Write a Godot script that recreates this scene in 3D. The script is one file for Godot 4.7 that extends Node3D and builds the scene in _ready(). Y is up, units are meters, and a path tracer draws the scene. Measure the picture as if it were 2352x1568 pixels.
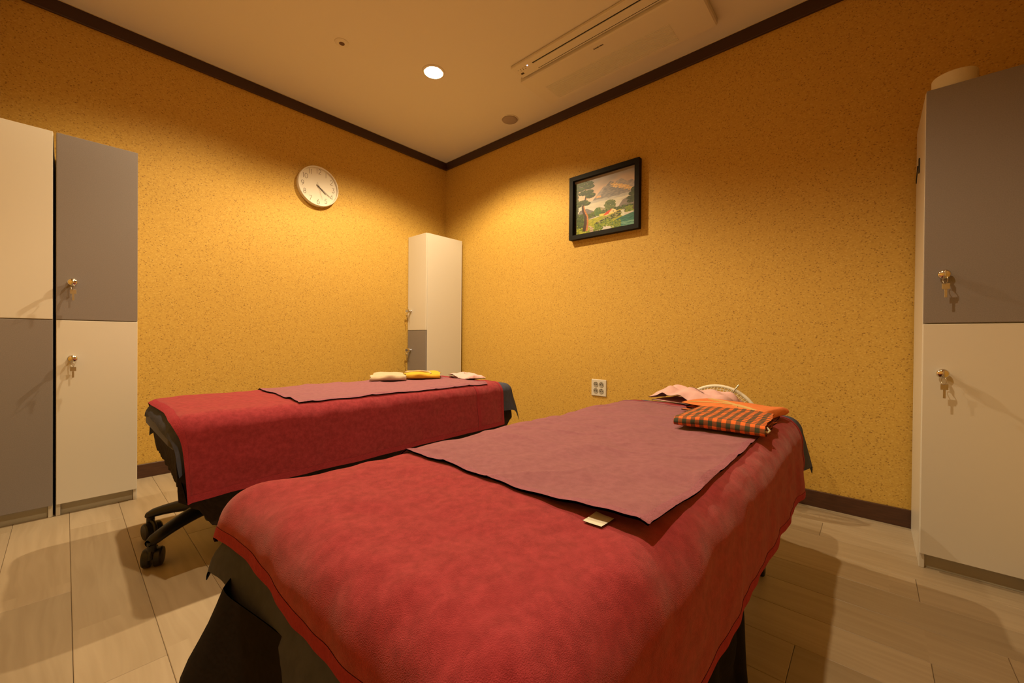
extends Node3D
# A massage room: two draped beds, lockers, wall clock, framed painting, ceiling air conditioner.
# World: the far room corner is the origin, x runs along the right wall, z along the left wall.

const RX := 3.73      # room size along x
const RZ := 2.96      # room size along z
const RH := 2.64      # ceiling height
const SKIRT_H := 0.083

var M := {}
var rng := RandomNumberGenerator.new()
var nz := FastNoiseLite.new()
var used := {}

func _ready() -> void:
	rng.seed = 7
	nz.seed = 11
	nz.noise_type = FastNoiseLite.TYPE_SIMPLEX_SMOOTH
	nz.frequency = 1.0
	nz.fractal_type = FastNoiseLite.FRACTAL_NONE
	# ---- camera
	var cam := Camera3D.new()
	cam.name = "camera"
	cam.position = Vector3(3.2625, 0.8553, 2.6052)
	cam.rotation_order = EULER_ORDER_YXZ
	cam.rotation_degrees = Vector3(-0.376, 41.889, 0.509)
	cam.fov = 80.79
	cam.near = 0.02
	cam.far = 30.0
	add_child(cam)
	cam.current = true
	# ---- environment and exposure
	var we := WorldEnvironment.new()
	we.name = "environment"
	var env := Environment.new()
	env.background_mode = Environment.BG_COLOR
	env.background_color = Color(0.01, 0.01, 0.01)
	env.tonemap_mode = Environment.TONE_MAPPER_LINEAR
	env.tonemap_exposure = 1.06
	env.sdfgi_enabled = true
	env.ssao_enabled = true
	env.ssil_enabled = true
	we.environment = env
	add_child(we)
	# ---- lamps: three recessed downlights, each holds its own light
	make_materials()
	downlight(Vector3(1.056, RH, 0.956), 4.9, "glowing round downlight set in the ceiling near the round grey speaker")
	downlight(Vector3(1.056, RH, 2.0), 2.45, "round ceiling downlight above the foot of the far bed")
	downlight(Vector3(2.67, RH, 2.0), 2.7, "round ceiling downlight above the near bed")
	build_shell()
	build_lockers()
	build_beds()
	build_garments()
	build_stool()
	build_fan()
	build_wall_items()
	build_ceiling_items()

# ------------------------------------------------------------------ naming
func numbered(called: String) -> String:
	used[called] = used.get(called, -1) + 1
	return called if used[called] == 0 else "%s_%03d" % [called, used[called]]

func thing(called: String, label: String, category: String, at := Vector3.ZERO, turn := 0.0, group := "") -> Node3D:
	var o := Node3D.new()
	o.name = numbered(called)
	add_child(o)
	o.position = at
	o.rotation.y = turn
	o.set_meta("label", label)
	o.set_meta("category", category)
	if group != "":
		o.set_meta("group", group)
	return o

func part(parent: Node, called: String, mesh: Mesh, m: Material, label := "") -> MeshInstance3D:
	var o := MeshInstance3D.new()
	o.name = called
	o.mesh = mesh
	o.material_override = m
	parent.add_child(o, true)
	if label != "":
		o.set_meta("label", label)
	return o

func struct(called: String, mesh: Mesh, m: Material, label: String, category: String) -> MeshInstance3D:
	var o := part(self, called, mesh, m, label)
	o.set_meta("kind", "structure")
	o.set_meta("category", category)
	return o

# ------------------------------------------------------------------ mesh helpers
func new_st() -> SurfaceTool:
	var st := SurfaceTool.new()
	st.begin(Mesh.PRIMITIVE_TRIANGLES)
	return st

func tri(st: SurfaceTool, a: Vector3, b: Vector3, c: Vector3, n: Vector3, ua := Vector2.ZERO, ub := Vector2.ZERO, uc := Vector2.ZERO) -> void:
	var g := (b - a).cross(c - a)
	if g.length_squared() < 1e-18:
		return
	var flip := g.dot(n) > 0.0
	st.set_normal(n); st.set_uv(ua); st.add_vertex(a)
	if flip:
		st.set_normal(n); st.set_uv(uc); st.add_vertex(c)
		st.set_normal(n); st.set_uv(ub); st.add_vertex(b)
	else:
		st.set_normal(n); st.set_uv(ub); st.add_vertex(b)
		st.set_normal(n); st.set_uv(uc); st.add_vertex(c)

func quad(st: SurfaceTool, a: Vector3, b: Vector3, c: Vector3, d: Vector3, n: Vector3) -> void:
	tri(st, a, b, c, n)
	tri(st, a, c, d, n)

# chamfered box; uv in metres by the face's own axes
func add_box(st: SurfaceTool, lo: Vector3, hi: Vector3, b := 0.0, uvo := Vector2.ZERO) -> void:
	var ce := (lo + hi) * 0.5
	var hs := (hi - lo) * 0.5
	b = minf(b, minf(hs.x, minf(hs.y, hs.z)) * 0.9)
	var v := func(s: Vector3, axis: int) -> Vector3:
		var p := Vector3(s.x * (hs.x - b), s.y * (hs.y - b), s.z * (hs.z - b))
		p[axis] = s[axis] * hs[axis]
		return ce + p
	for a in 3:
		var b1 := (a + 1) % 3
		var b2 := (a + 2) % 3
		for sg in [-1.0, 1.0]:
			var n := Vector3.ZERO
			n[a] = sg
			var ps := []
			var us := []
			for k in [[-1, -1], [1, -1], [1, 1], [-1, 1]]:
				var s := Vector3.ZERO
				s[a] = sg
				s[b1] = k[0]
				s[b2] = k[1]
				var q: Vector3 = v.call(s, a)
				ps.append(q)
				us.append(Vector2(q.x, q.z) + uvo if a == 1 else (Vector2(q.x, q.y) + uvo if a == 2 else Vector2(q.z, q.y) + uvo))
			tri(st, ps[0], ps[1], ps[2], n, us[0], us[1], us[2])
			tri(st, ps[0], ps[2], ps[3], n, us[0], us[2], us[3])
	if b <= 0.0:
		return
	for c in 3:
		var a1 := (c + 1) % 3
		var a2 := (c + 2) % 3
		for s1 in [-1.0, 1.0]:
			for s2 in [-1.0, 1.0]:
				var n2 := Vector3.ZERO
				n2[a1] = s1
				n2[a2] = s2
				n2 = n2.normalized()
				var sA := Vector3.ZERO
				sA[a1] = s1
				sA[a2] = s2
				sA[c] = -1.0
				var sB := sA
				sB[c] = 1.0
				quad(st, v.call(sA, a1), v.call(sB, a1), v.call(sB, a2), v.call(sA, a2), n2)
	for sx in [-1.0, 1.0]:
		for sy in [-1.0, 1.0]:
			for sz in [-1.0, 1.0]:
				var s3 := Vector3(sx, sy, sz)
				tri(st, v.call(s3, 0), v.call(s3, 1), v.call(s3, 2), s3.normalized())

func box(lo: Vector3, hi: Vector3, b := 0.0, uvo := Vector2.ZERO) -> ArrayMesh:
	var st := new_st()
	add_box(st, lo, hi, b, uvo)
	return st.commit()

# surface of revolution about an axis through c (default y); profile = [radius, height] pairs
func add_lathe(st: SurfaceTool, prof: Array, segs := 32, xf := Transform3D.IDENTITY, sharp := true) -> void:
	for k in prof.size() - 1:
		var p0: Vector2 = prof[k]
		var p1: Vector2 = prof[k + 1]
		if p0.distance_squared_to(p1) < 1e-14:
			continue
		var t := (p1 - p0).normalized()
		var nn := Vector2(t.y, -t.x)
		var na := nn
		var nb := nn
		if not sharp:
			if k > 0:
				var tp: Vector2 = (p0 - prof[k - 1]).normalized()
				na = (nn + Vector2(tp.y, -tp.x)).normalized()
			if k < prof.size() - 2:
				var tn: Vector2 = (prof[k + 2] - p1).normalized()
				nb = (nn + Vector2(tn.y, -tn.x)).normalized()
		for i in segs:
			var a0 := TAU * i / segs
			var a1 := TAU * (i + 1) / segs
			var c0 := Vector3(cos(a0), 0, sin(a0))
			var c1 := Vector3(cos(a1), 0, sin(a1))
			var A := c0 * p0.x + Vector3(0, p0.y, 0)
			var B := c1 * p0.x + Vector3(0, p0.y, 0)
			var C := c1 * p1.x + Vector3(0, p1.y, 0)
			var D := c0 * p1.x + Vector3(0, p1.y, 0)
			var nA := c0 * na.x + Vector3(0, na.y, 0)
			var nB := c1 * na.x + Vector3(0, na.y, 0)
			var nC := c1 * nb.x + Vector3(0, nb.y, 0)
			var nD := c0 * nb.x + Vector3(0, nb.y, 0)
			smooth_tri(st, xf, A, B, C, nA, nB, nC)
			smooth_tri(st, xf, A, C, D, nA, nC, nD)

func smooth_tri(st: SurfaceTool, xf: Transform3D, a: Vector3, b: Vector3, c: Vector3, na: Vector3, nb: Vector3, nc: Vector3) -> void:
	var g := (b - a).cross(c - a)
	if g.length_squared() < 1e-20:
		return
	var vs := [a, b, c]
	var ns := [na, nb, nc]
	var order := [0, 1, 2]
	if g.dot(na + nb + nc) > 0.0:
		order = [0, 2, 1]
	for i in order:
		st.set_normal((xf.basis * ns[i]).normalized())
		st.set_uv(Vector2(vs[i].x + vs[i].z, vs[i].y))
		st.add_vertex(xf * vs[i])

func lathe(prof: Array, segs := 32, xf := Transform3D.IDENTITY, sharp := true) -> ArrayMesh:
	var st := new_st()
	add_lathe(st, prof, segs, xf, sharp)
	return st.commit()

# round tube along a list of points; rads = one radius or one for each point
func add_tube(st: SurfaceTool, pts: Array, rads, segs := 8, closed := false) -> void:
	var n := pts.size()
	var rings := []
	var norms := []
	var up := Vector3.UP
	for i in n:
		var pa: Vector3 = pts[(i - 1 + n) % n] if (closed or i > 0) else pts[0]
		var pb: Vector3 = pts[(i + 1) % n] if (closed or i < n - 1) else pts[n - 1]
		var t := (pb - pa).normalized()
		if absf(t.dot(up)) > 0.95:
			up = Vector3.RIGHT if absf(t.x) < 0.9 else Vector3.FORWARD
		var s := t.cross(up).normalized()
		up = s.cross(t).normalized()
		var r: float = rads[i] if rads is Array else rads
		var ring := []
		var nr := []
		for k in segs:
			var a := TAU * k / segs
			var d := s * cos(a) + up * sin(a)
			ring.append(pts[i] + d * r)
			nr.append(d)
		rings.append(ring)
		norms.append(nr)
	var I := Transform3D.IDENTITY
	for i in (n if closed else n - 1):
		var j := (i + 1) % n
		for k in segs:
			var l := (k + 1) % segs
			smooth_tri(st, I, rings[i][k], rings[i][l], rings[j][l], norms[i][k], norms[i][l], norms[j][l])
			smooth_tri(st, I, rings[i][k], rings[j][l], rings[j][k], norms[i][k], norms[j][l], norms[j][k])
	if not closed:
		for e in [0, n - 1]:
			var q: Vector3 = pts[1] if e == 0 else pts[n - 2]
			var nn: Vector3 = (pts[e] - q).normalized()
			for k in segs:
				tri(st, pts[e], rings[e][k], rings[e][(k + 1) % segs], nn)

func tube(pts: Array, rads, segs := 8, closed := false) -> ArrayMesh:
	var st := new_st()
	add_tube(st, pts, rads, segs, closed)
	return st.commit()

func circle_pts(c: Vector3, r: float, n: int, ux := Vector3.RIGHT, uy := Vector3.UP) -> Array:
	var out := []
	for i in n:
		out.append(c + (ux * cos(TAU * i / n) + uy * sin(TAU * i / n)) * r)
	return out

# a cloth shell from a grid of points (rows[j][i]) with thickness; hole = cells left open
func shell(rows: Array, uvs: Array, th: float, hole := Rect2i()) -> ArrayMesh:
	var nj := rows.size()
	var ni: int = rows[0].size()
	var V := PackedVector3Array()
	var N := PackedVector3Array()
	var T := PackedVector2Array()
	var X := PackedInt32Array()
	for j in nj:
		for i in ni:
			var du: Vector3 = rows[j][mini(i + 1, ni - 1)] - rows[j][maxi(i - 1, 0)]
			var dv: Vector3 = rows[mini(j + 1, nj - 1)][i] - rows[maxi(j - 1, 0)][i]
			var n := dv.cross(du)
			if n.length_squared() < 1e-18:
				n = Vector3.UP
			V.append(rows[j][i])
			N.append(n.normalized())
			T.append(uvs[j][i])
	var cnt := nj * ni
	for k in cnt:
		V.append(V[k] - N[k] * th)
		N.append(-N[k])
		T.append(T[k])
	for j in nj - 1:
		for i in ni - 1:
			if hole.has_point(Vector2i(i, j)):
				continue
			var a := j * ni + i
			var b := a + 1
			var c := a + ni
			var d := c + 1
			X.append_array([a, b, d, a, d, c])
			X.append_array([cnt + a, cnt + d, cnt + b, cnt + a, cnt + c, cnt + d])
	var rim := []
	for i in ni - 1:
		rim.append([i, i + 1])
		rim.append([(nj - 1) * ni + i + 1, (nj - 1) * ni + i])
	for j in nj - 1:
		rim.append([(j + 1) * ni, j * ni])
		rim.append([j * ni + ni - 1, (j + 1) * ni + ni - 1])
	for e in rim:
		var a2: int = e[0]
		var b2: int = e[1]
		var base := V.size()
		var outn := (V[b2] - V[a2]).cross(N[a2]).normalized()
		for q in [a2, b2, cnt + b2, cnt + a2]:
			V.append(V[q])
			N.append(outn)
			T.append(T[q])
		X.append_array([base, base + 2, base + 1, base, base + 3, base + 2])
	var arr := []
	arr.resize(Mesh.ARRAY_MAX)
	arr[Mesh.ARRAY_VERTEX] = V
	arr[Mesh.ARRAY_NORMAL] = N
	arr[Mesh.ARRAY_TEX_UV] = T
	arr[Mesh.ARRAY_INDEX] = X
	var m := ArrayMesh.new()
	m.add_surface_from_arrays(Mesh.PRIMITIVE_TRIANGLES, arr)
	return m

# ------------------------------------------------------------------ materials
func mat(c: Color, rough := 0.6, metal := 0.0) -> StandardMaterial3D:
	var m := StandardMaterial3D.new()
	m.albedo_color = c
	m.roughness = rough
	m.metallic = metal
	return m

func lin(r: float, g: float, b: float) -> Color:
	return Color(r, g, b).linear_to_srgb()

func noise_tex(freq: float, size: int, octaves := 3, seed_ := 1, normal := false, strength := 4.0, ramp: Gradient = null, gain := 0.5) -> NoiseTexture2D:
	var n := FastNoiseLite.new()
	n.seed = seed_
	n.noise_type = FastNoiseLite.TYPE_SIMPLEX_SMOOTH
	n.frequency = freq
	n.fractal_octaves = octaves
	n.fractal_gain = gain
	var t := NoiseTexture2D.new()
	t.width = size
	t.height = size
	t.seamless = true
	t.noise = n
	t.generate_mipmaps = true
	if normal:
		t.as_normal_map = true
		t.bump_strength = strength
	if ramp:
		t.color_ramp = ramp
	return t

func ramp2(a: Color, b: Color) -> Gradient:
	var g := Gradient.new()
	g.set_color(0, a)
	g.set_color(1, b)
	return g

func terry(c: Color, c2: Color, seed_: int) -> StandardMaterial3D:
	var m := mat(Color.WHITE, 0.95)
	m.albedo_texture = noise_tex(0.016, 1024, 6, seed_, false, 1.0, ramp2(c2, c), 0.68)
	m.heightmap_enabled = true
	m.heightmap_texture = noise_tex(0.30, 1024, 2, seed_ + 1)
	m.heightmap_scale = 0.075
	m.rim_enabled = true
	m.rim = 0.35
	m.rim_tint = 0.7
	m.metallic_specular = 0.2
	m.uv1_scale = Vector3(2.2, 2.2, 1)
	return m

func weave(c: Color, c2: Color, seed_: int, scale := 3.0, bump := 0.04) -> StandardMaterial3D:
	var m := mat(Color.WHITE, 0.9)
	m.albedo_texture = noise_tex(0.05, 256, 4, seed_, false, 1.0, ramp2(c2, c))
	m.heightmap_enabled = true
	m.heightmap_texture = noise_tex(0.2, 256, 2, seed_ + 1)
	m.heightmap_scale = bump
	m.metallic_specular = 0.25
	m.uv1_scale = Vector3(scale, scale, 1)
	return m

func make_materials() -> void:
	M.ceiling = mat(lin(0.75, 0.72, 0.675), 0.9)
	M.trim = mat(lin(0.045, 0.018, 0.010), 0.45)
	M.lip = mat(lin(0.62, 0.55, 0.45), 0.5)
	M.white = mat(lin(0.66, 0.645, 0.63), 0.34)
	M.fan_white = mat(lin(0.86, 0.84, 0.80), 0.4)
	M.cream = mat(lin(0.72, 0.685, 0.63), 0.5)
	M.kick = mat(lin(0.42, 0.395, 0.34), 0.45)
	var gm := mat(Color.WHITE, 0.36)
	gm.albedo_texture = noise_tex(0.35, 256, 2, 91, false, 1.0, ramp2(lin(0.205, 0.190, 0.208), lin(0.258, 0.240, 0.262)))
	gm.uv1_scale = Vector3(3, 3, 1)
	M.grey = gm
	M.dark = mat(lin(0.012, 0.010, 0.010), 0.6)
	M.chrome = mat(lin(0.75, 0.72, 0.68), 0.14, 1.0)
	M.steel = mat(lin(0.55, 0.53, 0.50), 0.35, 1.0)
	M.plastic = mat(lin(0.010, 0.010, 0.011), 0.42)
	M.black_frame = mat(lin(0.008, 0.0075, 0.008), 0.6)
	M.black_frame.metallic_specular = 0.3
	M.vinyl = mat(lin(0.03, 0.022, 0.018), 0.5)
	M.sheet = weave(lin(0.082, 0.090, 0.148), lin(0.062, 0.068, 0.112), 31, 2.0, 0.05)
	M.valance = weave(lin(0.040, 0.030, 0.026), lin(0.025, 0.018, 0.016), 33, 2.0, 0.05)
	M.skirt = weave(lin(0.014, 0.010, 0.010), lin(0.009, 0.007, 0.007), 35, 2.0, 0.05)
	M.red = terry(lin(0.385, 0.047, 0.072), lin(0.235, 0.024, 0.038), 41)
	M.red_hem = weave(lin(0.344, 0.041, 0.065), lin(0.292, 0.033, 0.053), 43, 4.0, 0.08)
	M.mauve = terry(lin(0.318, 0.129, 0.185), lin(0.241, 0.090, 0.133), 45)
	M.mauve.heightmap_scale = 0.045
	M.mauve_hem = weave(lin(0.318, 0.129, 0.189), lin(0.275, 0.103, 0.155), 47, 4.0, 0.08)
	M.pink = weave(lin(0.740, 0.482, 0.516), lin(0.688, 0.430, 0.473), 51, 3.0)
	M.beige = weave(lin(0.568, 0.473, 0.361), lin(0.499, 0.404, 0.310), 53, 3.0)
	M.yellow = weave(lin(0.688, 0.430, 0.052), lin(0.636, 0.378, 0.043), 55, 3.0)
	M.orange = weave(lin(0.731, 0.241, 0.086), lin(0.671, 0.198, 0.069), 57, 3.0)
	M.tan = weave(lin(0.66, 0.48, 0.22), lin(0.60, 0.43, 0.19), 59, 3.0)
	M.tag = mat(lin(0.72, 0.70, 0.66), 0.8)
	M.ink = mat(lin(0.05, 0.03, 0.02), 0.7)
	M.numeral = mat(lin(0.13, 0.085, 0.06), 0.7)
	M.led = mat(lin(0.8, 0.85, 1.0), 0.4)
	M.led.emission_enabled = true
	M.led.emission = Color(0.75, 0.82, 1.0)
	M.led.emission_energy_multiplier = 4.0
	M.glow = mat(Color.WHITE, 0.5)
	M.glow.emission_enabled = true
	M.glow.emission = Color(1.0, 0.94, 0.82)
	M.glow.emission_energy_multiplier = 12.0
	M.reflector = mat(lin(0.42, 0.40, 0.37), 0.45)
	M.wall = wallpaper()
	M.planks = []
	var wood := wood_image()
	for k in 5:
		var pm := mat(Color.WHITE, 0.42)
		var g: float = [0.96, 1.0, 0.92, 1.04, 0.985][k]
		pm.albedo_color = Color(minf(g, 1.0), minf(g * 0.995, 1.0), minf(g * 0.985, 1.0))
		pm.albedo_texture = wood[0]
		pm.heightmap_enabled = true
		pm.heightmap_texture = wood[1]
		pm.heightmap_scale = 0.025
		pm.uv1_scale = Vector3(0.5, 1.0, 1)
		M.planks.append(pm)
	M.gap = mat(lin(0.10, 0.07, 0.045), 0.8)
	M.check = gingham()

# granular wallpaper: mineral chips of several tones, some dark, a few shiny flakes
func wallpaper() -> StandardMaterial3D:
	var S := 1024
	var alb := PackedByteArray()
	var hgt := PackedByteArray()
	var rgh := PackedByteArray()
	alb.resize(S * S * 3)
	hgt.resize(S * S)
	rgh.resize(S * S)
	var base := lin(0.581, 0.369, 0.075)
	for i in S * S:
		alb[i * 3] = int(base.r * 255)
		alb[i * 3 + 1] = int(base.g * 255)
		alb[i * 3 + 2] = int(base.b * 255)
		hgt[i] = 90
		rgh[i] = 175
	var tones := [lin(0.622, 0.411, 0.091), lin(0.606, 0.390, 0.081), lin(0.564, 0.349, 0.069), lin(0.506, 0.307, 0.060), lin(0.647, 0.444, 0.116), lin(0.539, 0.340, 0.071)]
	var darks := [lin(0.330, 0.185, 0.034), lin(0.410, 0.245, 0.044), lin(0.275, 0.150, 0.030)]
	var r := RandomNumberGenerator.new()
	r.seed = 5
	for k in 42000:
		var dark := k > 34500
		var flake := k > 41700
		var c: Color = darks[r.randi() % 3] if dark else tones[r.randi() % 6]
		if flake:
			c = lin(0.66, 0.47, 0.14)
		var rx := r.randf_range(1.4, 3.6) if not dark else r.randf_range(1.0, 2.6)
		var ry := r.randf_range(1.0, 2.4) if not dark else r.randf_range(0.9, 1.8)
		var cx := r.randi() % S
		var cy := r.randi() % S
		var hh := r.randi_range(60, 220)
		var R := int(c.r * 255)
		var G := int(c.g * 255)
		var B := int(c.b * 255)
		for dy in range(-int(ry) - 1, int(ry) + 2):
			for dx in range(-int(rx) - 1, int(rx) + 2):
				if (dx * dx) / (rx * rx) + (dy * dy) / (ry * ry) <= 1.0:
					var q := posmod(cy + dy, S) * S + posmod(cx + dx, S)
					alb[q * 3] = R
					alb[q * 3 + 1] = G
					alb[q * 3 + 2] = B
					hgt[q] = hh + dx * 14 * (1 if k % 2 == 0 else -1) if flake and hh < 150 and hh > 90 else hh
					rgh[q] = 46 if flake else 175
	var ia := Image.create_from_data(S, S, false, Image.FORMAT_RGB8, alb)
	ia.generate_mipmaps()
	var ih := Image.create_from_data(S, S, false, Image.FORMAT_L8, hgt)
	var ir := Image.create_from_data(S, S, false, Image.FORMAT_L8, rgh)
	var m := mat(Color.WHITE, 1.0)
	m.albedo_texture = ImageTexture.create_from_image(ia)
	m.roughness_texture = ImageTexture.create_from_image(ir)
	m.roughness_texture_channel = BaseMaterial3D.TEXTURE_CHANNEL_RED
	m.heightmap_enabled = true
	m.heightmap_texture = ImageTexture.create_from_image(ih)
	m.heightmap_scale = 0.05
	m.uv1_triplanar = true
	m.uv1_world_triplanar = true
	m.uv1_scale = Vector3(0.72, 0.72, 0.72)
	return m

# pale oak: long grain, slow tone drift, small knots
func wood_image() -> Array:
	var W := 1024
	var H := 512
	var n1 := FastNoiseLite.new()
	n1.seed = 3
	n1.frequency = 0.006
	n1.fractal_octaves = 3
	var n2 := FastNoiseLite.new()
	n2.seed = 9
	n2.frequency = 0.02
	n2.fractal_octaves = 3
	var alb := PackedByteArray()
	var hgt := PackedByteArray()
	alb.resize(W * H * 3)
	hgt.resize(W * H)
	var ca := lin(0.435, 0.362, 0.282)
	var cb := lin(0.345, 0.277, 0.205)
	for y in H:
		for x in W:
			var slow := n1.get_noise_2d(x * 0.45, y * 1.6)
			var g := n2.get_noise_2d(x * 0.16, y * 4.0 + slow * 60.0)
			var t := clampf(0.34 + 0.52 * slow + 0.42 * g, 0.0, 1.0)
			var c := ca.lerp(cb, t)
			var q := y * W + x
			alb[q * 3] = int(c.r * 255)
			alb[q * 3 + 1] = int(c.g * 255)
			alb[q * 3 + 2] = int(c.b * 255)
			hgt[q] = int(clampf(0.6 - g * 0.5, 0, 1) * 255)
	var ia := Image.create_from_data(W, H, false, Image.FORMAT_RGB8, alb)
	var ih := Image.create_from_data(W, H, false, Image.FORMAT_L8, hgt)
	return [ImageTexture.create_from_image(ia), ImageTexture.create_from_image(ih)]

func gingham() -> StandardMaterial3D:
	var S := 256
	var im := Image.create(S, S, false, Image.FORMAT_RGB8)
	var o := lin(0.80, 0.17, 0.035)
	var g := lin(0.045, 0.060, 0.045)
	var mid := lin(0.25, 0.085, 0.035)
	var cells := 8
	for y in cells:
		for x in cells:
			var a := x % 2 == 0
			var b := y % 2 == 0
			var c := mid
			if a and b:
				c = o
			elif not a and not b:
				c = g
			im.fill_rect(Rect2i(x * S / cells, y * S / cells, S / cells, S / cells), c)
	var m := mat(Color.WHITE, 0.9)
	m.albedo_texture = ImageTexture.create_from_image(im)
	m.heightmap_enabled = true
	m.heightmap_texture = noise_tex(0.2, 256, 2, 61)
	m.heightmap_scale = 0.03
	m.uv1_scale = Vector3(10.5, 10.5, 1)
	return m

# ------------------------------------------------------------------ lamps
func downlight(at: Vector3, power: float, label: String) -> void:
	var t := thing("downlight", label, "ceiling light", at, 0.0, "recessed ceiling downlights")
	# flange under the ceiling and reflector cup inside the hole
	part(t, "rim", lathe([Vector2(0.060, -0.001), Vector2(0.062, -0.006), Vector2(0.074, -0.004), Vector2(0.076, 0.0), Vector2(0.060, 0.0)], 40), M.cream)
	part(t, "reflector", lathe([Vector2(0.060, 0.0), Vector2(0.058, 0.03), Vector2(0.052, 0.055), Vector2(0.045, 0.062), Vector2(0.0, 0.062)], 40, Transform3D.IDENTITY, false), M.reflector)
	part(t, "bulb", lathe([Vector2(0.0, 0.038), Vector2(0.024, 0.040), Vector2(0.040, 0.046), Vector2(0.044, 0.056), Vector2(0.0, 0.058)], 32, Transform3D.IDENTITY, false), M.glow, "glowing lens of the downlight")
	var l := SpotLight3D.new()
	l.name = "lamp_light"
	t.add_child(l)
	l.position = Vector3(0, 0.032, 0)
	l.rotation_degrees = Vector3(-90, 0, 0)
	l.light_color = Color(1.0, 0.878, 0.665)
	l.light_energy = power
	l.light_size = 0.025
	l.spot_angle = 69.0
	l.spot_angle_attenuation = 0.42
	l.spot_range = 12.0
	l.spot_attenuation = 2.0
	l.shadow_enabled = true

# ------------------------------------------------------------------ room shell
func build_shell() -> void:
	var t := 0.12
	struct("wall_left", box(Vector3(-t, 0, -t), Vector3(0, RH, RZ + t)), M.wall, "left wall in speckled golden mineral wallpaper behind the clock", "wall")
	struct("wall_right", box(Vector3(0, 0, -t), Vector3(RX + t, RH, 0)), M.wall, "right wall in speckled golden mineral wallpaper behind the painting", "wall")
	struct("wall_front", box(Vector3(0, 0, RZ), Vector3(RX + t, RH, RZ + t)), M.wall, "golden wallpapered wall beside the two lockers", "wall")
	struct("wall_rear", box(Vector3(RX, 0, 0), Vector3(RX + t, RH, RZ)), M.wall, "golden wallpapered wall beside the single grey and white locker", "wall")
	# ceiling with three real holes for the downlights
	var cs := CSGCombiner3D.new()
	cs.name = "ceiling"
	add_child(cs)
	cs.set_meta("kind", "structure")
	cs.set_meta("label", "plain cream ceiling")
	cs.set_meta("category", "ceiling")
	var cb := CSGBox3D.new()
	cb.size = Vector3(RX + 2 * t, 0.12, RZ + 2 * t)
	cb.position = Vector3(RX * 0.5, RH + 0.06, RZ * 0.5)
	cb.material = M.ceiling
	cs.add_child(cb)
	for p in [Vector3(1.056, RH, 0.956), Vector3(1.056, RH, 2.0), Vector3(2.67, RH, 2.0)]:
		var cy := CSGCylinder3D.new()
		cy.radius = 0.0605
		cy.height = 0.14
		cy.sides = 40
		cy.operation = CSGShape3D.OPERATION_SUBTRACTION
		cy.position = p
		cy.material = M.ceiling
		cs.add_child(cy)
	# floor: a dark underlay and single planks laid along x
	var fl := struct("floor", box(Vector3(-t, -0.08, -t), Vector3(RX + t, -0.008, RZ + t)), M.gap, "pale oak plank floor", "floor")
	var w := 0.17
	var r := RandomNumberGenerator.new()
	r.seed = 21
	var row := 0
	var z := 0.21 - 2 * w
	var ends := {2: 3.10, 4: 3.39, 7: 3.39, 8: 3.11, 15: 1.865, 14: 0.95, 16: 2.5, 3: 2.6}
	while z < RZ:
		var z0 := maxf(z, 0.0)
		var z1 := minf(z + w, RZ)
		if z1 - z0 > 0.01:
			var e: float = ends[row] if ends.has(row) else r.randf_range(0.2, 1.3)
			var x: float = fposmod(e, 1.22) - 1.22
			while x < RX:
				var x0 := maxf(x, 0.0)
				var x1 := minf(x + 1.22, RX)
				if x1 - x0 > 0.02:
					var m := box(Vector3(x0 + 0.0004, -0.008, z0 + 0.0004), Vector3(x1 - 0.0004, 0.0, z1 - 0.0004), 0.0012, Vector2(r.randf() * 2.0, r.randf() * 1.0))
					part(fl, "plank", m, M.planks[r.randi() % 5])
				x += 1.22
		z += w
		row += 1
	# crown trim and skirting
	var k := 1
	for a in [[Vector3(0, 0, 0), Vector3(0.018, 0, RZ)], [Vector3(0.018, 0, 0), Vector3(RX, 0, 0.018)], [Vector3(0.018, 0, RZ - 0.018), Vector3(RX, 0, RZ)], [Vector3(RX - 0.018, 0, 0.018), Vector3(RX, 0, RZ - 0.018)]]:
		var lo: Vector3 = a[0]
		var hi: Vector3 = a[1]
		var tr := struct("trim_%d" % k, box(lo + Vector3(0, RH - 0.075, 0), hi + Vector3(0, RH - 0.004, 0), 0.002), M.trim, ["dark brown crown strip above the clock", "dark brown crown strip above the painting", "dark brown crown strip on the wall beside the two lockers", "dark brown crown strip on the wall beside the single locker"][k - 1], "trim")
		part(tr, "bead", box(lo + Vector3(0, RH - 0.004, 0), hi + Vector3(0, RH, 0), 0.0), M.lip, "thin cream bead under the ceiling")
		k += 1
	var names := ["left", "right", "front", "rear"]
	k = 0
	for a in [[Vector3(0, 0, 0), Vector3(0.012, 0, RZ)], [Vector3(0.012, 0, 0), Vector3(RX, 0, 0.012)], [Vector3(0.012, 0, RZ - 0.012), Vector3(RX, 0, RZ)], [Vector3(RX - 0.012, 0, 0.012), Vector3(RX, 0, RZ - 0.012)]]:
		var lo2: Vector3 = a[0]
		var hi2: Vector3 = a[1]
		struct("baseboard_" + names[k], box(lo2, hi2 + Vector3(0, SKIRT_H, 0), 0.002), base_mat(), "dark brown skirting board along the %s wall" % names[k], "skirting")
		k += 1

var _bm: StandardMaterial3D
func base_mat() -> StandardMaterial3D:
	if _bm == null:
		_bm = mat(Color.WHITE, 0.4)
		_bm.albedo_texture = noise_tex(0.04, 256, 3, 71, false, 1.0, ramp2(lin(0.050, 0.020, 0.012), lin(0.085, 0.034, 0.018)))
		_bm.uv1_scale = Vector3(1, 8, 1)
	return _bm

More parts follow.
